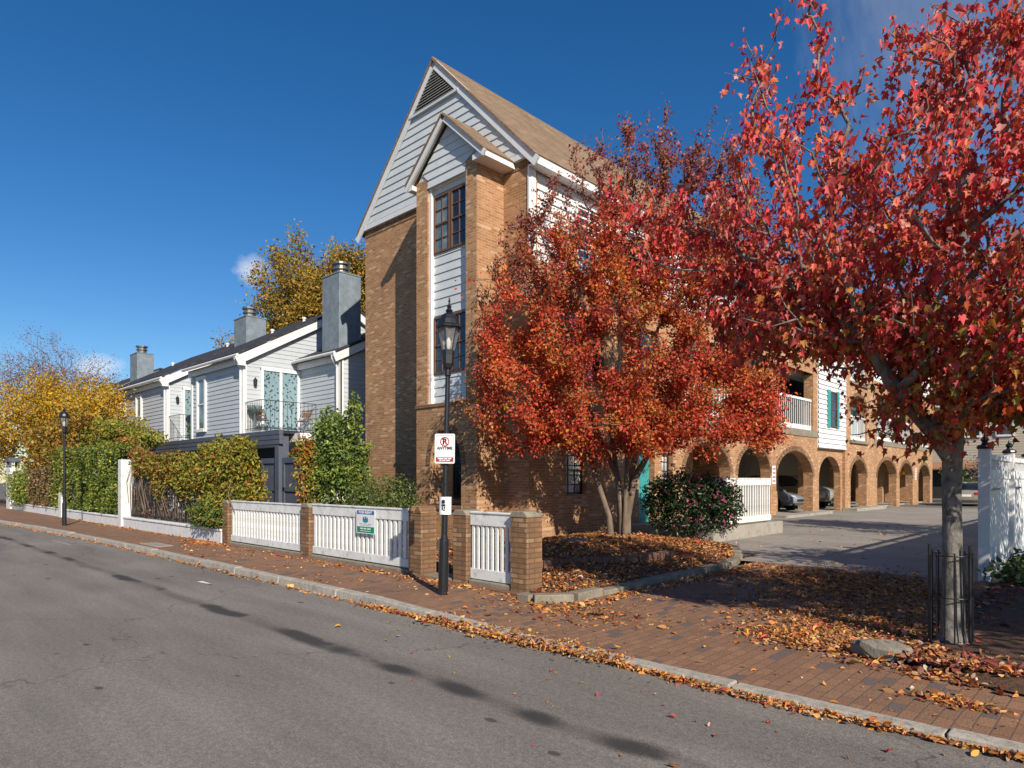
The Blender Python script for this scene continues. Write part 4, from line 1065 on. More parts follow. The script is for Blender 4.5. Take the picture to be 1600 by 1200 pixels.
MB().lathe([(.10,0),(.12,.03),(.045,.1),(.04,.62),(.09,.68),(.23,.80),(.26,.93),(.24,.95),(.2,.9)],(-23.0,10.62,3.26),14).build('bowl', paint('verdigris', (.15,.21,.19), .7, .3, 6), pl, smooth=True)
def potted(loc, label):
    t = thing('potted_plant', loc, label, 'plant')
    MB().lathe([(.12,0),(.17,.3),(.19,.3),(.19,.34),(.15,.33)],loc,12).build('pot', flat('terracotta', (.30,.12,.07), .8), t, smooth=True)
    p, o = shell([((loc[0],loc[1],loc[2]+.62),(.28,.28,.36))], 260, .2, 1.1); leaves('foliage', p, o, .13, pal(260, [(3,(.05,.10,.03)),(1,(.10,.15,.04))]), LEAFG, t, OVAL)
potted((-30.4,11.3,3.26), 'potted green plant on the small balcony of the middle townhouse')

# ------------------------------------------------------------------ low white wall, iron fence, white pillars
LW = thing('garden_wall', (-28.,6.55,0), 'low white stucco wall topped with iron fence along the pavement', 'wall')
m = MB(); m.box(-41.2,-15.62,6.40,6.72,-.05,.36); m.build('wall', STUCCO, LW, bevel=.03)
MB().box(-41.2,-15.62,6.38,6.74,.36,.42).build('coping', STUCCO, LW, bevel=.02)
def iron_fence(x0,x1,z0,z1,y,label):
    t = thing('iron_fence', ((x0+x1)/2,y,z0), label, 'fence'); m = MB(); n = int((x1-x0)/.125)
    for k in range(n+1):
        x = x0+(x1-x0)*k/n; m.tube([(x,y,z0),(x,y,z1-.05),(x,y,z1)],[.011,.011,.002],5)
    m.build('bars', IRON, t)
    for z in (z0+.1,z1-.2): MB().box(x0,x1,y-.014,y+.014,z-.014,z+.014).build('rail', IRON, t)
iron_fence(-22.65,-15.65,.42,2.15,6.56,'black iron fence overgrown with red and green creeper on the white wall')
iron_fence(-40.8,-23.45,.42,1.7,6.56,'black iron fence behind the clipped hedges on the white wall')
def wpillar(x0,x1,h,label,cap=True):
    t = thing('stucco_pillar', ((x0+x1)/2,6.56,0), label, 'pillar', 'white stucco pillars')
    MB().box(x0,x1,6.34,6.78,-.05,h).build('shaft', STUCCO, t, bevel=.02)
    if cap: MB().prism([(x0-.04,h),(x1+.04,h),(x1+.04,h+.06),((x0+x1)/2+.05,h+.14),((x0+x1)/2-.05,h+.14),(x0-.04,h+.06)],'y',6.30,6.82).build('cap', STUCCO, t, bevel=.01)
    return t
wpillar(-23.3,-22.98,2.2,'white stucco pillar half covered by creeper between hedge and iron fence',False)
wpillar(-31.0,-30.55,1.05,'short white stucco pillar behind the farther lamp post',False)
wp = wpillar(-41.9,-40.9,2.15,'wide white stucco gate pillar with house numbers at the far left',False)
m = MB()
for k,(a,b) in enumerate(((-41.65,-41.55),(-41.5,-41.4),(-41.3,-41.2))): m.box(a,b,6.325,6.34,1.25,1.40)
m.box(-41.65,-41.2,6.325,6.34,1.12,1.15); m.build('number_marks', paint('rusty_marks', (.3,.17,.12), .8), wp)
m = MB(); m.prism([(-41.85,2.45),(-40.95,2.45),(-41.15,2.66),(-41.65,2.66)],'y',6.3,6.8); m.build('hood', DARKWOOD, wp)
m = MB()
for x in (-41.75,-41.05):
    for y in (6.38,6.72): m.box(x-.04,x+.04,y-.04,y+.04,2.15,2.45)
m.build('hood_post', DARKWOOD, wp)

# ------------------------------------------------------------------ vinyl fence on the right, guard, rock
VF = thing('vinyl_fence', (-1.75,16,0), 'tall white vinyl privacy fence on the right with black post caps', 'fence')
xs_ = -1.78; ys_ = [12.12,14.55,17.,19.5,22.,24.5,27.,30.]
for y in ys_:
    p = MB().box(xs_-.075,xs_+.075,y-.075,y+.075,-.02,2.05).build('post', WHITE, VF, bevel=.006)
    MB().lathe([(.10,2.05),(.11,2.07),(.10,2.10),(.05,2.12),(.035,2.15),(.055,2.18),(.055,2.20),(.02,2.24),(.012,2.28)],(xs_,y,0),10).build('post_cap', BLACK, p)
for a,b in zip(ys_[:-1],ys_[1:]):
    m = MB(); k = a+.08; n = 12; w = (b-a-.16)/n
    for i in range(n): m.box(xs_-.012,xs_+.012,k+i*w+.003,k+(i+1)*w-.003,.18,1.72)
    for i in range(16): yy = a+.14+(b-a-.28)*i/15; m.box(xs_-.012,xs_+.012,yy-.02,yy+.02,1.74,1.90)
    pb = m.build('panel', WHITE, VF)
    for z0,z1 in ((.10,.25),(1.60,1.74),(1.90,1.98)): MB().box(xs_-.035,xs_+.035,a+.075,b-.075,z0,z1).build('rail', WHITE, pb)
    m = MB(); m.box(xs_+.036,xs_+.05,a+.08,a+1.1,1.42,1.45); m.build('strap_hinge', BLACK, pb)
TG = thing('tree_guard', (-1.31,7.17,.06), 'black metal rod tree guard round the maple trunk', 'tree guard')
m = MB(); gr = .165
for k in range(14):
    q = 2*math.pi*(k+.3)/14; x, y = -1.31+gr*math.cos(q), 7.17+gr*math.sin(q); m.tube([(x,y,.04),(x,y,.93)],.0065,6)
m.build('rods', BLACK, TG)
for k in range(3):
    q = 2*math.pi*(k+.78)/3; x, y = -1.31+(gr+.014)*math.cos(q), 7.17+(gr+.014)*math.sin(q)
    MB().tube([(x,y,.0),(x,y,1.0)],.014,8).build('stake', BLACK, TG)
for z in (.12,.52,.90):
    MB().tube([(-1.31+gr*math.cos(2*math.pi*k/24),7.17+gr*math.sin(2*math.pi*k/24),z) for k in range(25)],.006,6,cap=False).build('ring', BLACK, TG)
def rock(loc, sc, label):
    bm_ = MB(); n, k = 11, 7; vs = []
    for i in range(k+1):
        th = math.pi*i/k
        for j in range(n):
            ph = 2*math.pi*j/n; f = 1+.16*math.sin(3*ph+1.3*i)+rng.normal(0,.05)
            vs.append((loc[0]+sc[0]*f*math.sin(th)*math.cos(ph), loc[1]+sc[1]*f*math.sin(th)*math.sin(ph), loc[2]+sc[2]*max(-.4,math.copysign(abs(math.cos(th))**.6,math.cos(th)))*(1+.12*math.sin(ph*2))))
    fs_ = [(i*n+j,i*n+(j+1)%n,(i+1)*n+(j+1)%n,(i+1)*n+j) for i in range(k) for j in range(n)]
    bm_.add(vs,fs_); o = bm_.build('rock', paint('rock_face', (.23,.20,.16), .95, .4, 6, 1., dirt=(.13,.12,.09)), None, loc, bevel=.01)
    tag(o, label, 'rock'); return o
rock((-1.66,6.36,.10),(.24,.14,.10),'flat pale rock lying in fallen leaves left of the tree guard')

# ------------------------------------------------------------------ cars
TYRE = flat('tyre', (.015,.015,.016), .8); RIM = flat('alloy_rim', (.5,.5,.52), .25, .9); CGLASS = glassmat('car_glass', (.012,.015,.018), .03)
LENS = flat('headlight_lens', (.65,.68,.7), .1, .3); TAIL = flat('tail_light', (.45,.01,.015), .15, 0, .7, .6)
def car(label, loc, rz, col, suv=False):
    """x axis = forward; loc is the point on the ground under the middle"""
    t = thing('parked_car', loc, label, 'car'); t.rotation_euler = (0,0,rz)
    pm = flat('car_paint', col, .3, .35, .5, 1.)
    L_, hw = (4.75,.93) if suv else (4.7,.89)
    st = [(-1,.42,.62,.78),(-.985,.34,.86,.86),(-.93,.28,.94,.94),(-.8,.24,.98,1.),(-.5,.22,.98,1.),(0,.22,.96,1.),(.4,.22,.94,1.),(.7,.24,.86,.99),(.88,.27,.76,.94),(.965,.32,.68,.84),(1,.40,.58,.70)]
    if suv: st = [(a,b+.10,c+.22+(.06 if a > .3 else 0),d) for a,b,c,d in st]
    m = MB(); ring_n = 12
    for u,zb,zt,w in st:
        x = u*L_/2; W_ = hw*w; zm = zb+(zt-zb)*.5
        half = [(0,zb),(W_*.86,zb),(W_*.97,zb+.10),(W_,zm),(W_*.975,zt-.10),(W_*.88,zt-.01),(0,zt+.02)]
        r_ = [(x,a,b) for a,b in half] + [(x,-a,b) for a,b in half[-2:0:-1]]
        m.v += r_
    for i in range(len(st)-1):
        for k in range(ring_n):
            k2 = (k+1)%ring_n; m.f.append((i*ring_n+k,i*ring_n+k2,(i+1)*ring_n+k2,(i+1)*ring_n+k))
    m.f.append(tuple(range(ring_n-1,-1,-1))); e = (len(st)-1)*ring_n; m.f.append(tuple(range(e,e+ring_n)))
    w0 = wloc(t); m.v = [(p[0]+w0.x,p[1]+w0.y,p[2]+w0.z) for p in m.v]
    b = m.build('body', pm, t, smooth=True)
    zb_, zr_ = (1.14,1.74) if suv else (.93,1.45)
    prof = [(-2.25,zb_),(-2.0,zr_-.10),(-1.6,zr_-.02),(.0,zr_),(.55,zr_-.06),(1.25,zb_)] if suv else [(-1.75,zb_-.02),(-1.15,zr_-.08),(-.6,zr_-.01),(.1,zr_),(.5,zr_-.06),(1.3,zb_-.05)]
    m = MB(); n = len(prof)
    for x,z in prof:
        w = hw*(.94-.26*(z-zb_)/(zr_-zb_)); m.v += [(x,-w,z),(x,w,z)]
    m.f += [(2*i,2*i+2,2*i+3,2*i+1) for i in range(n-1)]; m.f.append(tuple(2*i for i in range(n))); m.f.append(tuple(2*i+1 for i in range(n-1,-1,-1)))
    loc_part(m, 'windows', CGLASS, t)
    m = MB()
    for i in range(1,n-2):
        (x0,z0),(x1,z1) = prof[i],prof[i+1]; wa,wb = [hw*(.955-.26*(z-zb_)/(zr_-zb_)) for z in (z0,z1)]
        m.add([(x0,-wa,z0+.012),(x1,-wb,z1+.012),(x1,wb,z1+.012),(x0,wa,z0+.012),(x0,-wa,z0-.04),(x1,-wb,z1-.04),(x1,wb,z1-.04),(x0,wa,z0-.04)],[(0,1,2,3),(0,4,5,1),(2,6,7,3)])
    loc_part(m, 'roof', pm, t)
    m = MB()
    for s in (-1,1):
        for i in (0,n-2):
            (x0,z0),(x1,z1) = prof[i],prof[i+1]; m.tube([(x0,s*hw*.93,z0),(x1,s*hw*.70,z1)],.035,6)
        m.tube([(-.35,s*hw*.945,zb_),(-.35,s*hw*.70,zr_-.03)],.03,6)
        if suv: m.tube([(-1.35,s*hw*.945,zb_),(-1.35,s*hw*.70,zr_-.04)],.03,6)
    loc_part(m, 'window_pillar', pm, t)
    rw = .36 if suv else .315
    for sx in (-1.42,1.42):
        for s in (-1,1):
            wm = MB(); q = MB(); yy = s*(hw-.09)
            wm.lathe([(rw*.62,-.1),(rw*.96,-.1),(rw,-.07),(rw,.07),(rw*.96,.1),(rw*.62,.1)],(0,0,0),20); wm.v = [(sx+p[0],yy+p[2],rw+p[1]) for p in wm.v]
            wn = MB(); wn.v, wn.f = [(p[0]+w0.x,p[1]+w0.y,p[2]+w0.z) for p in wm.v], wm.f
            wo = wn.build('wheel', TYRE, t, smooth=False)
            for k in range(7):
                a = 2*math.pi*k/7; q.tube([(sx,yy+s*.105,rw),(sx+rw*.6*math.cos(a),yy+s*.10,rw+rw*.6*math.sin(a))],.028,5)
            ri = MB(); ri.lathe([(rw*.52,0),(rw*.64,0),(rw*.64,.015),(rw*.52,.015)],(0,0,0),20); q.add([(sx+p[0],yy+s*(.095+p[2]),rw+p[1]) for p in ri.v],ri.f)
            q.v = [(p[0]+w0.x,p[1]+w0.y,p[2]+w0.z) for p in q.v]; q.build('rim', RIM, wo)
            ar = MB(); ar.lathe([(0.001,-.02),(rw*1.16,-.02),(rw*1.16,.02),(.001,.02)],(0,0,0),20); ar.v = [(sx+p[0],s*(hw-.013)+p[2],rw+p[1]) for p in ar.v]
            loc_part(ar, 'wheel_arch', flat('arch_black', (.01,.01,.01), .8), t)
    zf = .82 if suv else .66
    for s in (-1,1):
        m = MB(); m.add([(2.30,s*.42,zf-.08),(2.12,s*hw*.90,zf-.06),(2.02,s*hw*.92,zf+.10),(2.22,s*.44,zf+.06)],[(0,1,2,3)]); m.add([(2.36,s*.42,zf-.08),(2.16,s*hw*.93,zf-.06),(2.05,s*hw*.95,zf+.11),(2.25,s*.44,zf+.07)],[(0,1,2,3)]); loc_part(m, 'headlight', LENS, t)
        zt_ = .90 if suv else .80
        m = MB(); m.prism([(s*.45,zt_-.09),(s*hw*.94,zt_-.10),(s*hw*.90,zt_+.08),(s*.42,zt_+.06)],'x',-L_/2-.012,-L_/2+.14); loc_part(m, 'tail_light', TAIL, t)
        m = MB(); m.obox((.85,s*(hw+.06),zb_+.06),.12,.16,.11); loc_part(m, 'mirror', pm, t)
    loc_part(MB().box(-L_/2-.02,-L_/2+.03,-.26,.26,.60 if not suv else .75,.73 if not suv else .88), 'licence_plate', SIGNW, t)
    loc_part(MB().box(L_/2-.06,L_/2+.012,-.42,.42,.44,.56), 'grille', BLACK, t)
    m = MB(); m.box(-L_/2-.03,-L_/2+.1,-hw*.82,hw*.82,.30,.40); m.box(L_/2-.1,L_/2+.02,-hw*.76,hw*.76,.28,.38); loc_part(m, 'bumper', flat('bumper_grey', (.05,.05,.05), .6), t)
    return t
car('silver sedan parked nose out under the arcade, seen through the third arch', (-14.35,32.6,.06), R(-4), (.33,.34,.36))
car('beige sport utility vehicle with alloy wheels parked inside the arcade', (-14.1,36.2,.06), R(2), (.42,.38,.31), True)
car('beige sedan parked at the far end of the driveway, tail lights toward the street', (-7.95,48.6,-.05), R(96), (.38,.31,.23))
# ------------------------------------------------------------------ background buildings
FH = thing('beige_house', (-9.5,64,0), 'beige clapboard house closing the view at the end of the driveway', 'house')
CREAM = paint('beige_siding', (.48,.42,.33), .7, .1, .8)
MB().box(-17,-2,64.03,74,-1,9.3).build('wall', CREAM, FH)
MB().siding(FY(64),2.9,9.3,lambda z:(-17,-2),.2,-.03,.025).build('siding', CREAM, FH)
MB().prism([(63.3,9.2),(69,12.8),(74.7,9.2),(74.7,9.0),(69,12.5),(63.3,9.0)],'x',-17.4,-1.6).build('roof', ROOF_T, FH)
MB().box(-13,-4,63.9,64.02,-.6,2.3).build('garage_opening', DARK, FH)  # solid dark panel; the garage's inner shade is put into its colour
m = MB(); m.prism([(63.0,2.45),(64,3.0),(64,2.9),(63.0,2.35)],'x',-14,-3.5); m.build('tiled_awning', paint('clay_tile', (.34,.17,.09), .8, .3, 9), FH)
for x in (-12.8,-10.7,-8.6,-6.4): 
    window(FH,FY(64),x,x+1.0,5.0,6.9,WHITE,GLASS,.03,.06,1,2,trim=WHITE); window(FH,FY(64),x,x+1.0,7.6,8.9,WHITE,GLASS,.03,.06,1,2,trim=WHITE)
LH = thing('stucco_house', (-66,18,0), 'pale stucco house with white gable glimpsed behind the yellow tree', 'house')
PALE = paint('pale_stucco', (.60,.50,.45), .8, .1, 1.)
MB().box(-78,-58,14,24,-.1,6.6).build('wall', PALE, LH)
m = MB(); m.prism([(13.2,6.5),(19,9.2),(24.8,6.5),(24.8,6.3),(19,8.9),(13.2,6.3)],'x',-78.5,-57.6); m.build('roof', ROOF_T, LH)
m = MB(); m.prism([(14,6.5),(19,8.9),(24,6.5)],'x',-58,-57.9); m.build('gable', WHITE, LH)
for x in (-75,-71,-67,-63): window(LH,FY(14),x,x+1.2,3.6,5.5,WHITE,GLASS,.03,.08,1,2,trim=WHITE)
for y in (16,20): window(LH,FX(-58),y,y+1.2,3.6,5.5,WHITE,GLASS,.03,.08,1,2,trim=WHITE)

# ------------------------------------------------------------------ trees
def maple():
    t = thing('maple_tree', (-1.30,7.16,.05), 'large crimson maple with caged trunk standing right of the driveway entrance', 'tree')
    trunk = [(-1.30,7.16,0),(-1.30,7.165,.25),(-1.295,7.16,.9),(-1.30,7.15,1.5),(-1.29,7.16,1.95),(-1.29,7.22,2.5),(-1.30,7.30,3.1),(-1.27,7.38,3.7),(-1.25,7.42,4.4),(-1.22,7.4,5.2)]
    at = []
    n = 800
    while len(at) < n:              # main mass, denser outward, lumpy outline
        d = rnd_dirs(1)[0]; q = rng.uniform(.25,1)**.55
        f = 1+.16*math.sin(d[0]*5+1.)*math.sin(d[1]*4+2)+.10*math.sin(d[2]*8)
        p = np.array([-1.25,7.25,3.85]) + d*q*f*np.array([2.15,2.15,1.75])
        if p[2] < 1.95: continue
        if math.sin(p[0]*3.3+1.1)*math.sin(p[1]*2.9+.4)*math.sin(p[2]*3.7+.8) > .42 and p[2] > 2.6: continue
        # keep the gap under the left side where the arcade shows through
        pl_ = p - np.array([-1.3,7.16,0]); lat = -pl_[0]*.72 - pl_[1]*.694
        if lat > .55 and p[2] < 2.85: continue
        at.append(p)
    for c,r,k in (((-1.9,6.5,2.75),(.9,.6,.55),75),((-1.0,6.5,2.6),(1.0,.7,.55),80),((-.3,7.0,2.6),(.9,.8,.55),60),((-2.5,6.7,3.2),(.8,.7,.6),70),((-.6,6.2,3.6),(.8,.6,.9),60),((-3.0,6.6,3.5),(.7,.6,.6),45),((-.55,6.7,2.45),(.8,.7,.4),90),((-1.5,6.9,3.1),(1.0,.7,.5),90),((-.1,7.2,3.3),(1.0,.9,.7),80),((-2.2,6.9,3.7),(.9,.7,.6),70)):
        for _ in range(k):
            d = rnd_dirs(1)[0]; p = np.array(c)+d*rng.uniform(.2,1)**.6*np.array(r)
            q = p-np.array([-1.3,7.16,0]); lat = -q[0]*.72-q[1]*.694
            if p[2] < 1.95 or (lat > .62 and p[2] < 2.8): continue
            at.append(p)
    at = np.array(at)
    sp = np.array([(-2.77,6.08,5.79),(-2.62,6.09,5.43),(-2.43,5.99,5.72),(-2.23,6.18,5.83),(-2.30,6.12,6.15),(-2.53,6.03,4.9),(-2.11,6.30,5.6),(-2.16,6.2,5.95),(-2.44,6.26,4.35),
      (-1.54,6.29,5.33),(-1.59,6.38,5.12),(-1.83,6.43,5.25),(-1.6,6.4,5.0),(-1.15,6.26,5.29),(-1.11,6.43,5.2),(-1.22,6.32,4.99),(-.69,6.01,4.99),(-.82,6.16,4.93),(-.6,6.2,5.4),(-.5,6.4,5.7),(-.75,6.5,5.3),(-.3,6.6,5.8),(-.2,6.9,6.1),(0,6.3,5.4),
      (-2.2,6.2,5.2),(-2.35,6.25,5.0),(-2.0,6.3,4.95),(-2.5,6.2,4.6),(-2.7,6.1,5.2),
      (-4.23,6.07,4.77),(-3.99,6.15,4.59),(-3.74,6.39,4.52),(-3.44,6.54,4.27),(-3.15,6.69,3.96),(-3.74,6.53,4.77),(-3.99,6.15,4.1),(-3.54,6.45,3.99),(-3.2,6.5,3.66),(-3.6,6.4,4.3),(-3.3,6.6,4.5),(-3.0,6.6,4.2),(-2.9,6.6,3.7),(-3.1,6.5,4.0),(-3.8,6.3,4.3),(-3.4,6.5,4.75),(-3.9,6.2,4.75),(-3.35,6.5,3.4),(-3.0,6.5,3.3),
      (-1.78,6.62,2.05),(-1.72,6.6,2.2),(-1.48,6.63,2.0),(-1.65,6.6,2.35),(-1.6,6.65,2.1)])
    ex = sp[rng.integers(0,len(sp),110)] + rng.normal(0,.11,(110,3))
    at = np.vstack([at, sp, ex])
    pos, par, tips = grow([trunk, [(-1.29,7.155,1.78),(-1.42,6.93,2.05),(-1.6,6.72,2.33),(-1.85,6.55,2.85),(-2.3,6.5,3.4)]], at, w=.42, seg=.22, bow=.05, jit=.06)
    tr = {i:r for i,r in enumerate((.135,.098,.080,.078,.084,.070,.062,.053,.044,.034))}; tr.update({10:.085,11:.07,12:.06,13:.05,14:.04})
    limbs('trunk', pos, par, tips, .0052, .12, BARK_M, t, .42, (12,5), tr)
    # leaves hang from the twigs near every tip
    P_ = []; K_ = [];
    for ti in tips:
        k = int(rng.choice([8,14,22,34,44],p=[.2,.25,.25,.18,.12])); K_.append(k); q = ti; seg = [pos[ti]]
        for _ in range(2):
            if par[q] > 9: q = par[q]; seg.append(pos[q])
        seg = np.array(seg); w = np.minimum(rng.geometric(.55,k)-1,len(seg)-1); u = rng.random(k)[:,None]
        nx = np.minimum(w+1,len(seg)-1); p = seg[w]*(1-u)+seg[nx]*u + rng.normal(0,.06,(k,3)); p[:,2] -= np.abs(rng.normal(0,.05,k)); P_.append(p)
    p = np.vstack(P_); n = len(p)
    nor = rng.normal(0,.65,(n,3)) + np.array([.35,-.5,.35]); tip = rng.normal(0,.45,(n,3)) + np.array([0,0,-1.05])
    # hue drifts from crimson above to orange, russet and a little green below
    f = np.clip((3.5-p[:,2]+rng.normal(0,.35,n))/1.3,0,1)[:,None]
    hi = pal(n,[(5,(.64,.065,.058)),(3,(.70,.14,.11)),(1.2,(.38,.028,.035)),(2.4,(.66,.19,.06)),(1.2,(.60,.34,.28))],.2)
    hi = .6*hi+.4*np.repeat(pal(len(tips),[(4,(.56,.04,.05)),(3,(.64,.10,.06)),(2,(.36,.025,.035)),(1.5,(.62,.18,.05))],.2),K_,0)
    lo = pal(n,[(3,(.50,.12,.03)),(3,(.38,.05,.03)),(2.4,(.46,.20,.035)),(1.4,(.24,.19,.04)),(1,(.45,.04,.035))],.2)
    pick = rng.random((n,1)) < f; tint = np.where(pick,lo,hi)
    leafmesh('crown', MAPLE, p, frames(n,nor,tip), (.058*np.clip(1+rng.normal(0,.3,n),.45,1.7))[:,None]*np.stack([rng.uniform(.45,.9,n),rng.uniform(.85,1.15,n),rng.uniform(.2,3.2,n)],1), tint, LEAF, t)
maple()

def crape():
    t = thing('crape_myrtle', (-8.45,12.35,.3), 'multi-stemmed orange red crape myrtle with twiggy top in the leaf covered bed', 'tree')
    base = np.array([-8.45,12.35,.26]); trunks = []
    C0 = np.array([-8.55,12.3,0])
    def dirp(lat, dep): # offsets across the street view: lateral and away
        return np.array([.72*lat-.694*dep, .694*lat+.72*dep, 0])
    for lat,dep,l2,d2,sx in ((-.34,-.1,-1.3,-.2,-.55),(-.05,.15,-.4,.5,-.1),(.02,-.15,.1,-.5,.05),(.12,.1,.7,.4,.1),(.2,-.05,1.35,-.1,.12),(.16,.2,1.9,.6,.1),(-.1,.0,-.9,.9,-.05)):
        b = base + dirp(sx*.5, dep*.6); trunks.append([tuple(b-(0,0,.15)),tuple(b+dirp(lat*.15,0)+(0,0,.5)),tuple(base+dirp(sx*.6+lat*.8,dep)+(0,0,1.3)),tuple(base+dirp(lat+l2*.45,d2*.5)+(0,0,2.4)),tuple(base+dirp(l2,d2)+(0,0,3.6)),tuple(base+dirp(l2*1.25,d2*1.2)+(0,0,4.8))])
    at = []; dens = []
    def add(n, c, r, lo, k):
        for _ in range(n):
            d = rnd_dirs(1)[0]; q = rng.uniform(lo,1)**.6
            f = 1+.14*math.sin(d[0]*6+c[0])*math.sin(d[2]*5)+.08*math.sin(d[1]*9)
            p = base*(1,1,0) + dirp(c[0]+d[0]*q*r[0]*f, c[1]+d[1]*q*r[1]*f) + np.array([0,0,c[2]+d[2]*q*r[2]*f])
            if p[0] < -10.45 and p[1] > 11.3: continue
            if p[2] < 1.9: continue
            at.append(p); dens.append(k)
    add(520,(-.1,-.2,4.9),(3.1,1.9,2.35),.25,1.)        # the full orange mass
    add(230,(.35,-.2,6.5),(2.5,1.4,1.1),.2,.8)
    add(170,(-2.3,-.5,3.9),(1.3,1.2,1.7),.2,1.)
    add(150,(1.9,.0,3.6),(1.8,1.5,1.5),.2,1.)
    add(60,(2.9,.2,2.75),(.9,.8,.5),.2,.9)
    add(60,(.6,-.8,2.75),(1.6,.8,.55),.2,.9)
    add(460,(1.15,.3,7.3),(2.4,1.4,2.1),.2,.30)
    add(110,(.3,-.5,2.75),(2.4,1.1,.75),.2,.9)
    add(90,(3.1,.1,3.3),(.8,.8,.8),.2,.9)          # thin twiggy top
    add(120,(-1.9,.0,6.7),(1.1,.8,1.4),.2,.26)
    add(140,(2.9,.3,6.0),(1.0,.9,1.6),.2,.30)
    for la,de,z in ((.1,0,9.6),(.9,.2,9.3),(1.5,.3,9.4),(2.1,.2,8.8),(-.7,.1,9.2),(-1.4,0,8.6),(2.8,.3,8.3),(3.2,.2,7.5),(-2.1,0,7.8),(.4,.2,9.0),(1.9,.2,9.2)):
        for _ in range(12): at.append(base*(1,1,0)+dirp(la+rng.normal(0,.25),de+rng.normal(0,.2))+np.array([0,0,z-abs(rng.normal(0,.45))])); dens.append(.22)
    add(80,(-1.2,-.4,2.7),(1.5,.8,.6),.2,.85)
    for _ in range(95):                                   # stray sprays beyond the outline
        d = rnd_dirs(1)[0]; d[2] = d[2]*.8+.1; q = rng.uniform(1.0,1.22); p = base*(1,1,0)+dirp(-.1+d[0]*q*3.2,-.2+d[1]*q*1.9)+np.array([0,0,4.7+d[2]*q*2.5])
        if p[2] > 2.0 and not (p[0] < -10.45 and p[1] > 11.3): at.append(p); dens.append(.55)
    for _ in range(46):                                   # long thin upright shoots
        la, de, zt = rng.uniform(-.6,3.2), rng.normal(.2,.4), rng.uniform(8.4,10.2)
        zt -= .22*abs(la-1.3)**1.6
        for q in range(4): at.append(base*(1,1,0)+dirp(la*(1-.05*q)+rng.normal(0,.03),de+rng.normal(0,.03))+np.array([0,0,zt-.42*q])); dens.append(.16)
    at = np.array(at); dens = np.array(dens); keep = ~((np.abs(np.sin(at[:,0]*2.1+at[:,2]*1.3)*np.sin(at[:,1]*1.9-at[:,2]*1.7)) > .62) & (dens > .5)); at = at[keep]; dens = dens[keep]
    o = np.argsort(np.linalg.norm(at-np.array(trunks[0][0]),axis=1)); dens = dens[o]
    pos, par, tips = grow(trunks, at, w=.30, seg=.34, bow=-.05, jit=.05)
    tr = {}
    for i in range(7):
        for j,r in enumerate((.085,.07,.062,.052,.042,.03)): tr[i*6+j] = r*(1.15 if i in (3,4) else .95)
    limbs('trunk', pos, par, tips, .0062, .05, BARK_C, t, .42, (9,4), tr)
    P_ = []; sp_ = []
    KC = []
    for ti,dn in zip(tips,dens):
        k = int(rng.integers(45,130)*dn)+6; KC.append(k); q = ti; seg = [pos[ti]]
        for _ in range(3):
            if par[q] > 40: q = par[q]; seg.append(pos[q])
        seg = np.array(seg); w = rng.integers(0,len(seg),k); u = rng.random(k)[:,None]; nx = np.minimum(w+1,len(seg)-1)
        P_.append(seg[w]*(1-u)+seg[nx]*u + rng.normal(0,.105 if dn > .5 else .06,(k,3))); sp_.append(np.full(k,dn))
    p = np.vstack(P_); dn = np.concatenate(sp_); n = len(p)
    nor = rng.normal(0,.7,(n,3)) + np.array([.35,-.35,.5]); tip = rnd_dirs(n) + np.array([0,0,-.2])
    ca = [(5,(.58,.078,.038)),(2.8,(.64,.15,.035)),(4.4,(.50,.045,.037)),(2,(.66,.32,.05)),(1.8,(.30,.03,.02)),(.8,(.36,.28,.05))]
    a = .5*pal(n,ca,.22)+.5*np.repeat(pal(len(tips),ca,.22),KC,0)
    b = pal(n,[(4,(.28,.06,.05)),(3,(.20,.05,.055)),(2,(.40,.11,.05)),(1.2,(.46,.20,.06))],.2)
    tint = np.where((dn < .5)[:,None], b, a)
    leafmesh('crown', OVAL if False else SMALL, p, frames(n,nor,tip), .072*np.clip(1+rng.normal(0,.25,n),.5,1.6), tint, LEAF, t)
crape()

def round_tree(name, label, base, h0, blobs, n, size, cols, bk, rb, nat=150, shape=SMALL, lo=.35, twig=.012, sigma=.28, group=None, mat=None, expo=.45, bare=0):
    t = thing(name, base, label, 'tree', group)
    p, d = shell(blobs, nat, lo, 1.02, .16)
    tr = [(base[0],base[1],base[2]-.1),(base[0]+.05,base[1],base[2]+h0*.4),(base[0]-.05,base[1]+.05,base[2]+h0),(base[0],base[1],base[2]+h0*1.5)]
    pos, par, tips = grow([tr], p, w=.4, seg=.7, bow=-.03, jit=.05)
    limbs('trunk', pos, par, tips, twig, rb, bk, t, expo, (9,4), {0:rb*1.2,1:rb,2:rb*.85,3:rb*.6})
    if n:
        per = max(1,n//nat); pp = np.repeat(pos[tips],per,0)+rng.normal(0,sigma,(nat*per,3)); dd = np.repeat(d,per,0)
        leaves('crown', pp, dd, size, pal(len(pp),cols), mat or LEAF, t, shape, .8, .2)
    return t
round_tree('oak_tree','golden brown oak rising behind the grey townhouses, left of the brick building',(-40.4,24.2,0),8.5,
  [((-41.5,22.6,14.3),(3.,3.,3.6)),((-38.3,24.8,14.0),(3.,3.,3.6)),((-42.9,22.,11.),(3.0,3.,2.6)),((-39.5,24,11.2),(3.6,3.4,3.)),((-36.8,26.5,14.),(2.6,2.6,3.4)),((-45.4,21.2,10.2),(2.2,2.2,1.8))],
  80000,.17,[(4,(.38,.25,.035)),(3,(.31,.22,.03)),(2,(.45,.27,.045)),(2,(.21,.18,.03)),(.7,(.40,.16,.04))],BARK_D,.35,430,OVAL,.25,.018,.40)
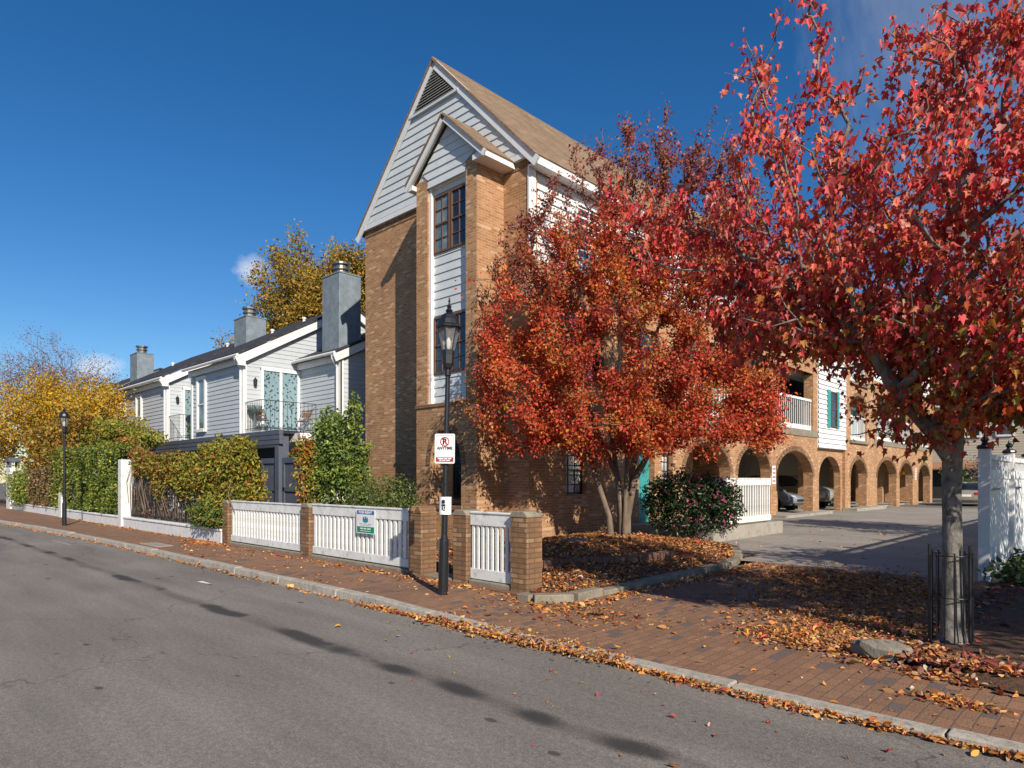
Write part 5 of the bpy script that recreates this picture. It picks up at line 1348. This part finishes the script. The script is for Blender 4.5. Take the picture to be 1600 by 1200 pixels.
round_tree('bare_tree','thin tall reddish tree almost bare of leaves at the far left',(-53,11.5,0),3.5,
  [((-54.,10.6,8.6),(3.2,3.,2.9)),((-57.6,9.2,8.3),(2.7,2.5,2.6)),((-50.4,12.4,7.6),(2.6,2.4,2.2))],15000,.085,[(3,(.24,.08,.06)),(2,(.18,.09,.09)),(2,(.22,.06,.06)),(2,(.40,.18,.05))],BARK_C,.2,800,SMALL,.12,.0085,.24)
round_tree('yellow_tree','bright yellow leaved tree overhanging the wall at the far left',(-39.5,8.6,0),2.2,
  [((-42.6,7.6,4.9),(2.6,1.7,1.7)),((-39.2,8.6,5.0),(2.8,1.5,1.5)),((-36.2,8.6,4.6),(2.2,1.3,1.3)),((-45.5,6.8,4.9),(2.6,1.8,2.0)),((-34.3,8.9,4.9),(1.5,.8,.9)),((-41,7.8,6.2),(1.8,1.2,.9)),((-47.5,6.7,3.0),(2.8,1.4,1.5)),((-51,5.6,3.2),(2.4,1.4,1.7))],
  30000,.11,[(5,(.55,.34,.025)),(3,(.45,.30,.03)),(2,(.60,.28,.03)),(1,(.25,.22,.03))],BARK_D,.14,230,OVAL,.3,.010,.26)
round_tree('driveway_tree','light green leafy tree behind the white vinyl fence',(1.2,21,0),1.8,
  [((-.2,21.5,4.3),(1.7,1.7,1.7)),((1.2,20.5,4.8),(2.2,2.2,2.0))],9000,.14,[(3,(.15,.17,.04)),(2,(.25,.22,.06)),(2,(.09,.12,.03))],BARK_D,.12,110,OVAL,.3,.010,.22,None,LEAFG)
round_tree('driveway_tree','broad leaved tree overhanging the street end of the white vinyl fence',(2.0,11.6,0),1.6,
  [((.9,11.6,3.2),(1.5,1.4,1.2)),((2.0,11.4,3.6),(1.5,1.5,1.4)),((-.1,12.0,2.9),(.8,.9,.6)),((2.2,13.4,3.4),(1.5,1.3,1.2))],5200,.12,[(3,(.10,.13,.035)),(2,(.18,.19,.05)),(2,(.30,.18,.05))],BARK_D,.10,130,OVAL,.3,.008,.2,None,LEAFG)
round_tree('street_tree','red street tree beyond the right edge that shades the mulch bed',(4.6,6.2,0),2.2,
  [((4.6,6.4,4.3),(2.2,2.,1.9)),((3.6,7.6,4.0),(1.8,1.5,1.7)),((4.8,8.2,4.6),(1.8,1.6,1.6))],17000,.11,[(4,(.45,.05,.04)),(2,(.35,.12,.03))],BARK_M,.12,160,OVAL,.25,.008,.24)

# ------------------------------------------------------------------ shrubs, hedges, creepers
def stems(parent, pts, base, n, r=.008, mat=None):
    m = MB()
    for k in range(n):
        p = pts[rng.integers(0,len(pts))]; b = np.array(base)+np.array([rng.normal(0,.12),rng.normal(0,.06),0]); mid = (b+p)/2+rng.normal(0,.06,3)
        m.tube([b,mid,p],[r*1.6,r,r*.4],5,cap=False)
    return m.build('stem', mat or BARK_D, parent)
def shrub(name, label, base, blobs, n, size, cols, cat='shrub', shape=OVAL, lo=.45, lump=.14, mat=None, nst=24, group=None, spread=.75):
    t = thing(name, base, label, cat, group); p, d = shell(blobs, n, lo, 1.06, lump)
    k = p[:,2] > base[2]+.02; p, d = p[k], d[k]
    leaves('foliage', p, d, size, pal(len(p),cols), mat or LEAFG, t, shape, spread, .15); stems(t, p, base, nst); return t
DG = [(4,(.065,.115,.028)),(3,(.10,.16,.035)),(2,(.15,.20,.05)),(1,(.04,.075,.022))]
shrub('holly_shrub','tall green evergreen shrub against the left edge of the brick building',(-14.55,8.75,.08),
  [((-14.5,8.8,1.4),(.78,.65,1.2)),((-13.85,8.75,2.0),(.5,.5,.95)),((-15.05,8.7,2.1),(.5,.5,.85)),((-13.75,8.8,3.1),(.17,.2,.55)),((-14.75,8.75,2.85),(.40,.35,.50)),((-14.35,8.75,2.7),(.35,.35,.5))],10500,.08,[(4,(.13,.19,.035)),(3,(.19,.24,.045)),(2,(.08,.13,.03)),(1.2,(.27,.29,.06))],lump=.22,lo=.5,spread=1.0)
yv = thing('yellow_creeper', (-15.15,8.25,.08), 'yellow and red creeper climbing the left side of the tall evergreen shrub', 'creeper')
p, d = shell([((-15.0,8.2,1.75),(.30,.25,.9)),((-14.9,8.25,1.0),(.28,.25,.8)),((-15.1,8.2,2.3),(.35,.25,.4))],1500,.3,1.1)
leaves('foliage', p, d, .085, pal(1500,[(4,(.45,.33,.03)),(3,(.28,.27,.04)),(2,(.45,.12,.03)),(1,(.35,.05,.03))]), LEAF, yv, OVAL); stems(yv,p,(-15.0,8.2,.1),10,.012,BARK_C)
shrub('boxwood_shrub','low rounded light green boxwood behind the fence panel with the sign',(-11.7,8.1,.08),
  [((-12.3,8.1,.85),(.60,.5,.62)),((-11.65,8.1,.95),(.66,.5,.64)),((-11.1,8.15,1.0),(.48,.45,.62))],9000,.05,[(4,(.11,.15,.035)),(3,(.15,.19,.045)),(2,(.07,.10,.025))],shape=SMALL,lo=.6)
shrub('small_shrub','small dark green shrub seen through the gateway behind the lamp post',(-7.75,7.35,.1),[((-7.75,7.4,.42),(.30,.28,.40)),((-7.9,7.5,.75),(.2,.2,.3))],1500,.06,[(3,(.06,.11,.025)),(1,(.25,.18,.03)),(1,(.1,.14,.03))])
cm = shrub('camellia_shrub','dark glossy camellia bush covered with pink flowers by the patio railing',(-7.85,14.6,.2),
  [((-8.15,14.3,1.10),(.56,.52,.74)),((-7.7,14.75,1.05),(.55,.52,.70)),((-7.4,15.1,.98),(.40,.42,.60)),((-8.55,14.1,1.05),(.4,.42,.62))],8500,.07,[(4,(.016,.034,.013)),(3,(.026,.05,.018)),(1,(.05,.08,.025))],lo=.6)
p, d = shell([((-8.15,14.3,1.10),(.58,.54,.76)),((-7.7,14.75,1.05),(.57,.54,.72)),((-7.4,15.1,.98),(.42,.44,.62))],190,.97,1.06)
k = (p[:,2] > .4) & (d[:,1]*.7-d[:,0]*.4 < .6); p, d = p[k], d[k]; p5 = np.repeat(p,6,0)+rng.normal(0,.018,(len(p)*6,3)); d5 = np.repeat(d,6,0)
leaves('flowers', p5, d5, .05, pal(len(p5),[(4,(.48,.08,.17)),(2,(.62,.22,.30)),(2,(.36,.035,.09))],.15), LEAF, cm, OVAL, 1.1)
def hedge(name, label, x0,x1,y0,y1,z0,z1,n,size,cols,cat='hedge',shape=OVAL,mat=None,lump=.10):
    t = thing(name, ((x0+x1)/2,(y0+y1)/2,z0), label, cat); p, d = boxfill(x0,x1,y0,y1,z0,z1,n,lump)
    leaves('foliage', p, d, size, pal(len(p),cols), mat or LEAFG, t, shape, .7, .1); m = MB()
    for k in range(max(5,int((x1-x0)*6))):
        x = rng.uniform(x0,x1); y = rng.uniform(y0+.1,y1); m.tube([(x,y,z0-.1),(x+rng.normal(0,.1),y,(z0+z1)/2),(x+rng.normal(0,.25),y,z1-.1)],[.016,.011,.005],5,cap=False)
    m.build('stem', BARK_D, t); return t
GY = [(4,(.10,.15,.03)),(3,(.17,.21,.035)),(2,(.06,.10,.022)),(1.2,(.38,.30,.03))]
hedge('clipped_hedge','tall clipped green hedge just right of the farther lamp post',-29.2,-23.6,6.45,7.3,.5,2.65,19000,.08,GY)
hedge('young_hedge','narrow yellowish green hedge just left of the farther lamp post',-32.6,-29.9,6.45,7.2,.42,2.7,5000,.10,[(3,(.17,.20,.035)),(2,(.3,.26,.04)),(2,(.09,.13,.03))])
shrub('feathery_shrub','bright green feathery shrub beside the far white gate pillar',(-38.5,6.9,.3),[((-39.4,6.55,1.2),(1.2,.55,1.0)),((-37.8,6.5,1.05),(1.0,.5,.85))],5200,.10,[(4,(.20,.24,.035)),(2,(.13,.18,.03)),(1,(.3,.28,.04))],shape=SMALL)
hedge('brown_hedge','dry brown shrub row between feathery shrub and hedge',-37.2,-32.6,6.42,7.2,.42,2.0,5200,.09,[(3,(.16,.10,.05)),(2,(.24,.15,.06)),(1,(.14,.14,.04))])
hedge('amber_creeper','amber leaved creeper wall hanging under the yellow tree',-41,-31.5,7.0,7.7,1.2,4.0,12000,.12,[(4,(.40,.23,.03)),(2,(.28,.2,.03)),(2,(.14,.14,.03)),(1,(.34,.10,.03))],'creeper',OVAL,LEAF,.25)
VC = [(5,(.27,.255,.035)),(4,(.36,.30,.035)),(1.3,(.38,.18,.03)),(.6,(.34,.07,.03)),(3,(.15,.19,.03))]
def creeper(label, blobs, n, cols=VC, base=None, lo=.3, size=.075, nst=30):
    n = int(n*1.5)
    t = thing('creeper_vine', base or blobs[0][0], label, 'creeper', 'creepers on the iron fence and carport'); p, d = shell(blobs, n, lo, 1.08, .16); k = p[:,2] > .44; p, d = p[k], d[k]
    d = d*.5+np.array([.1,-.6,.3]); leaves('foliage', p, d, size, pal(len(p),cols), LEAF, t, OVAL, .55, .35)
    m = MB()
    for k in range(nst):
        c = blobs[rng.integers(0,len(blobs))]; x = c[0][0]+rng.uniform(-.8,.8)*c[1][0]; b = np.array([x+rng.normal(0,.3),6.6,.42]); e = np.array([x,c[0][1],c[0][2]+rng.uniform(-.5,.8)*c[1][2]])
        m.tube([b,(b+e)/2+rng.normal(0,.1,3),e],[.012,.009,.004],5,cap=False)
    m.build('stem', BARK_C, t); return t
creeper('dense yellow green creeper mound over the right half of the iron fence', [((-17.4,6.62,1.75),(1.3,.30,.62)),((-16.2,6.62,1.95),(.95,.34,.68)),((-16.2,6.6,1.15),(.9,.26,.5)),((-18.3,6.62,1.65),(.75,.28,.55)),((-15.4,6.75,2.15),(.5,.36,.5)),((-15.3,6.9,1.35),(.55,.4,.8))], 12500, base=(-16.8,6.6,.42))
creeper('red tinged creeper patch over the left half of the iron fence', [((-20.5,6.62,1.95),(.95,.24,.40)),((-20.2,6.6,1.45),(.55,.2,.45)),((-21.7,6.62,2.0),(.8,.22,.36)),((-19.3,6.62,1.9),(.6,.25,.48))], 4600, [(3,(.36,.19,.03)),(1.2,(.34,.08,.03)),(5,(.26,.24,.035)),(2,(.14,.15,.03))], (-20.6,6.6,.42))
creeper('crimson creeper strands trailing over the white pillar and carport edge', [((-22.3,6.7,2.35),(.8,.25,.22)),((-22.2,6.65,1.95),(.25,.2,.4)),((-24.4,6.9,2.75),(.9,.35,.25))], 1000, [(2.5,(.42,.08,.035)),(3,(.38,.2,.04)),(4,(.24,.22,.035)),(1,(.1,.13,.03))], (-22.9,6.7,.42))
creeper('arching yellow green creeper over the carport roof behind the hedge', [((-30.2,8.3,3.45),(2.6,.9,.5)),((-33.4,8.2,3.5),(2.2,.8,.8)),((-27.4,8.4,3.1),(1.4,.5,.3)),((-31.5,8.0,2.9),(3.,.7,.4))], 7500, [(4,(.22,.24,.035)),(3,(.35,.29,.03)),(2,(.11,.15,.03)),(1,(.4,.2,.03))], (-30,8.3,.42), size=.12)
creeper('low green weeds and creeper shoots at the right foot of the iron fence', [((-16.4,6.35,.75),(.9,.22,.30)),((-15.9,6.4,.7),(.4,.2,.35))], 1300, [(4,(.10,.16,.03)),(2,(.18,.22,.04)),(1,(.3,.2,.04))], (-16.4,6.4,.42), nst=8)
hedge('dry_stems','tangle of dry brown vine stems and dead leaves on the middle of the iron fence',-22.3,-16.,6.58,6.85,.45,1.3,1500,.07,[(3,(.17,.11,.06)),(2,(.26,.17,.08)),(1,(.3,.1,.04))],'creeper',OVAL,LEAF,.1)
gc = thing('ground_cover', (-.9,12.,.1), 'low dark green ground cover along the foot of the vinyl fence', 'plant')
p, d = shell([((-.95,11.9,.22),(.8,.6,.30)),((.3,12.2,.25),(1.2,.6,.35)),((-1.3,13.3,.2),(.35,1.2,.25))],2600,.4,1.05); k = p[:,2] > .08; leaves('foliage', p[k], d[k], .09, pal(int(k.sum()),[(3,(.06,.10,.025)),(2,(.10,.15,.04)),(1,(.16,.2,.05))]), LEAFG, gc, OVAL)
shrub('far_shrub','dark rounded shrub at the far corner of the arcade',(-9.4,54,-.1),[((-9.4,54,.9),(.9,.8,1.2)),((-9.9,55,1.6),(.8,.8,1.2))],1800,.14,DG)
shrub('grey_shrub','bare grey shrub at the end of the driveway',(-8.6,57,-.1),[((-8.6,57,1.6),(1.2,1.,1.6))],1400,.14,[(3,(.22,.19,.16)),(2,(.15,.12,.1))])

# ------------------------------------------------------------------ fallen leaves
OR = [(4,(.55,.25,.06)),(4,(.48,.18,.045)),(2,(.60,.34,.11)),(3,(.28,.11,.04)),(1.2,(.42,.06,.05)),(1.2,(.55,.38,.26)),(2,(.38,.2,.09))]
BR = [(4,(.38,.15,.045)),(3.5,(.48,.21,.05)),(1.5,(.18,.075,.035)),(1,(.38,.07,.04)),(1,(.5,.28,.10))]
RD = [(4,(.24,.05,.045)),(3,(.18,.06,.04)),(2,(.30,.13,.06)),(2,(.38,.22,.15))]
L_p, L_s, L_t = [], [], []
def scatter(x, y, z, size, cols, lift=.012):
    x = np.asarray(x); n = len(x); L_p.append(np.stack([x,np.asarray(y),np.asarray(z)+rng.uniform(.002,lift,n)],1)); L_s.append(size*np.clip(np.exp(rng.normal(-.08,.42,n)),.3,2.2)); L_t.append(pal(n,cols))
def surf(x, y):
    if x < -1.55 or y < 6.2:
        t = bed_t(x,y)
        if t <= 1: return bed_z(x,y)
        if x < -5.2: return pave_z(x,y) if y < 6.75 else .1
        return pave_z(x,y) if y < 12. else .066
    return .10
def area(n, fx, fy, size, cols, cond=None, lift=.012):
    x, y = fx(n), fy(n)
    if cond is not None: k = cond(x,y); x, y = x[k], y[k]
    scatter(x, y, [surf(a,b) for a,b in zip(x,y)], size, cols, lift)
U = lambda a,b: (lambda n: rng.uniform(a,b,n)); G = lambda a,b: (lambda n: rng.normal(a,b,n))
# gutter line
n = 6500; cl = -7.0+rng.beta(1.0,1.7,90)*10.; x = np.where(rng.random(n) < .7, cl[rng.integers(0,90,n)]+rng.normal(0,.13,n), -7.0+rng.beta(1.0,1.7,n)*10.); y = 4.71-np.abs(rng.normal(0,.035,n))*(1+.6*np.sin(x*2.3))-.004; scatter(x, y, np.zeros(n), .033, OR, .03)
n = 900; x = rng.uniform(-5.9,-3.2,n); y = 4.72+rng.normal(0,.11,n); scatter(x,y,np.full(n,.04),.036,OR,.03)
n = 1500; x = -40+rng.random(n)*33.5; y = np.array([kerb_y(a) for a in x])-np.abs(rng.normal(0,.05,n)); scatter(x,y,np.zeros(n),.05,OR,.02)
# loose leaves over the road, pavement and apron
n = 80; scatter(rng.normal(-2.,2.3,n), 4.6-np.abs(rng.normal(0,.7,n)), np.zeros(n), .04, OR)
n = 9; scatter(rng.uniform(-4,-.8,n), rng.uniform(2.6,4.4,n), np.zeros(n), .038, [(3,(.42,.03,.03)),(1,(.6,.25,.2))])
area(620, U(-6,1.5), lambda n: 4.9+rng.beta(1.2,2,n)*5, .036, OR)
area(900, G(-7.5,3.5), lambda n: 6.23-np.abs(rng.normal(0,.10,n)), .045, OR, lambda x,y: x < -5.6)
area(420, U(-17,-5.6), U(4.95,6.3), .042, OR)
area(700, G(-15.9,.5), lambda n: 6.28-np.abs(rng.normal(0,.22,n)), .045, BR, lambda x,y: x > -18)
area(500, U(-30,-16), lambda n: 6.36-np.abs(rng.normal(0,.1,n)), .05, BR)
# drifts on the apron, by the rock and along the bed kerb
area(2900, G(-2.25,.38), G(6.62,.22), .038, OR, lambda x,y: x < -1.5, .03)
area(2000, G(-2.2,.6), G(7.6,.35), .038, OR, lambda x,y: x < -1.5, .02)
area(4600, G(-2.6,.7), G(9.6,1.0), .040, BR, lambda x,y: (x < -1.6)&(x > -5.1), .02)
area(3000, G(-3.6,.8), G(10.7,.7), .042, BR, lambda x,y: (x < -1.6)&(x > -5.1), .02)
area(900, lambda n: -5.08+np.abs(rng.normal(0,.14,n)), U(6.2,11.6), .048, OR, None, .03)
area(500, G(-4.9,.5), G(6.1,.3), .048, BR)
area(260, G(-.98,.16), G(5.48,.06), .04, OR, None, .02)
# planting bed and mulch bed
area(26000, U(-10.45,-5.3), U(6.1,14.6), .044, OR+[(5,(.36,.13,.04)),(3,(.2,.07,.03))], lambda x,y: np.array([bed_t(a,b) < .985 for a,b in zip(x,y)]), .035)
area(5200, U(-1.6,2.2), U(5.85,12.2), .052, RD, lambda x,y: (y > 6.1+.15*(x+1.4)*0)&(x > -1.6), .03)
area(1500, G(-1.15,.32), G(6.3,.2), .043, OR+RD, lambda x,y: y > 5.9, .03)
area(300, U(-10,-2.2), U(12,24), .05, OR)
# garden behind the fence
area(2500, U(-15,-7), U(6.8,11), .05, BR)
p = np.vstack(L_p); n = len(p); nor = rng.normal(0,.38,(n,3))+np.array([0,0,1.]); tip = rng.normal(size=(n,3))*np.array([1,1,.25])
o = leafmesh('fallen_leaves', OVAL, p, frames(n,nor,tip), (np.concatenate(L_s))[:,None]*np.stack([rng.uniform(.6,1.25,n),rng.uniform(.8,1.2,n),rng.uniform(-3.5,4.5,n)],1), np.vstack(L_t), LITTER); tag(o, 'orange and red fallen leaves scattered over the street, pavement and planting bed', 'leaves', kind='stuff')

# ------------------------------------------------------------------ scraps on the road
m = MB(); m.add([(-10.62,3.98,.004),(-10.30,4.00,.008),(-10.29,4.06,.006),(-10.60,4.05,.010)],[(0,1,2,3)]); m.add([(-10.30,4.00,.008),(-10.2,4.02,.016),(-10.2,4.06,.012),(-10.29,4.06,.006)],[(0,1,2,3)])
tag(m.build('paper_scrap', SIGNW), 'crumpled white paper scrap lying on the road near the kerb', 'litter')

# ------------------------------------------------------------------ small things round the arcade and street
def tank(loc, label, h):
    t = thing('white_tank', loc, label, 'tank'); m = paint('tank_enamel', (.62,.62,.60), .4, .12, 4)
    MB().lathe([(.10,0),(.16,.02),(.19,.10),(.19,h*.6),(.15,h*.72),(.05,h*.76)],loc,16).build('body', m, t, smooth=True)
    c = (loc[0],loc[1],loc[2]+h*.88)
    MB().tube([(c[0],c[1]+.13*math.cos(2*math.pi*k/20),c[2]+.13*math.sin(2*math.pi*k/20)) for k in range(21)],.018,6,cap=False).build('ring_handle', m, t)
    MB().lathe([(.03,h*.74),(.03,h*.82),(.05,h*.82),(.02,h*.86)],loc,8).build('valve', FLUE, t)
tank((-11.35,36.4,.06),'white tank with ring handle standing inside the arch under the small balcony',1.25)
tank((-11.3,41.4,.06),'squat white tank inside the wide arch beyond the small balcony',1.1)
def notice(x, y, z, label):
    t = thing('wall_notice', (x,y,z), label, 'sign')
    MB().box(x,x+.02,y-.16,y+.16,z-.36,z+.36).build('plate', SIGNW, t)
    m = MB()
    for k in range(4): m.box(x+.02,x+.023,y-.12,y+.12,z-.28+k*.16,z-.20+k*.16)
    m.build('stripes', flat('faded_red', (.42,.20,.24), .6), t)
notice(XR+.005,25.82,1.75,'narrow faded white and pink notice on the arcade pillar beside the patio railing')
notice(XR+.005,47.8,1.9,'narrow white notice on the brick pillar near the far end of the arcade')
rock((-7.9,10.0,.33),(.32,.2,.13),'dark half buried stone in the leaf covered planting bed')
mk = MB(); mk.quad((-20.4,4.02,.004),(-18.7,4.05,.004),(-18.7,4.12,.004),(-20.4,4.09,.004)); mk.quad((-18.74,4.13,.004),(-18.66,4.13,.004),(-18.4,4.42,.004),(-18.5,4.42,.004))
tag(mk.build('road_marking', paint('worn_white_marking', (.32,.31,.30), .9, .4, 9)), kind='structure')
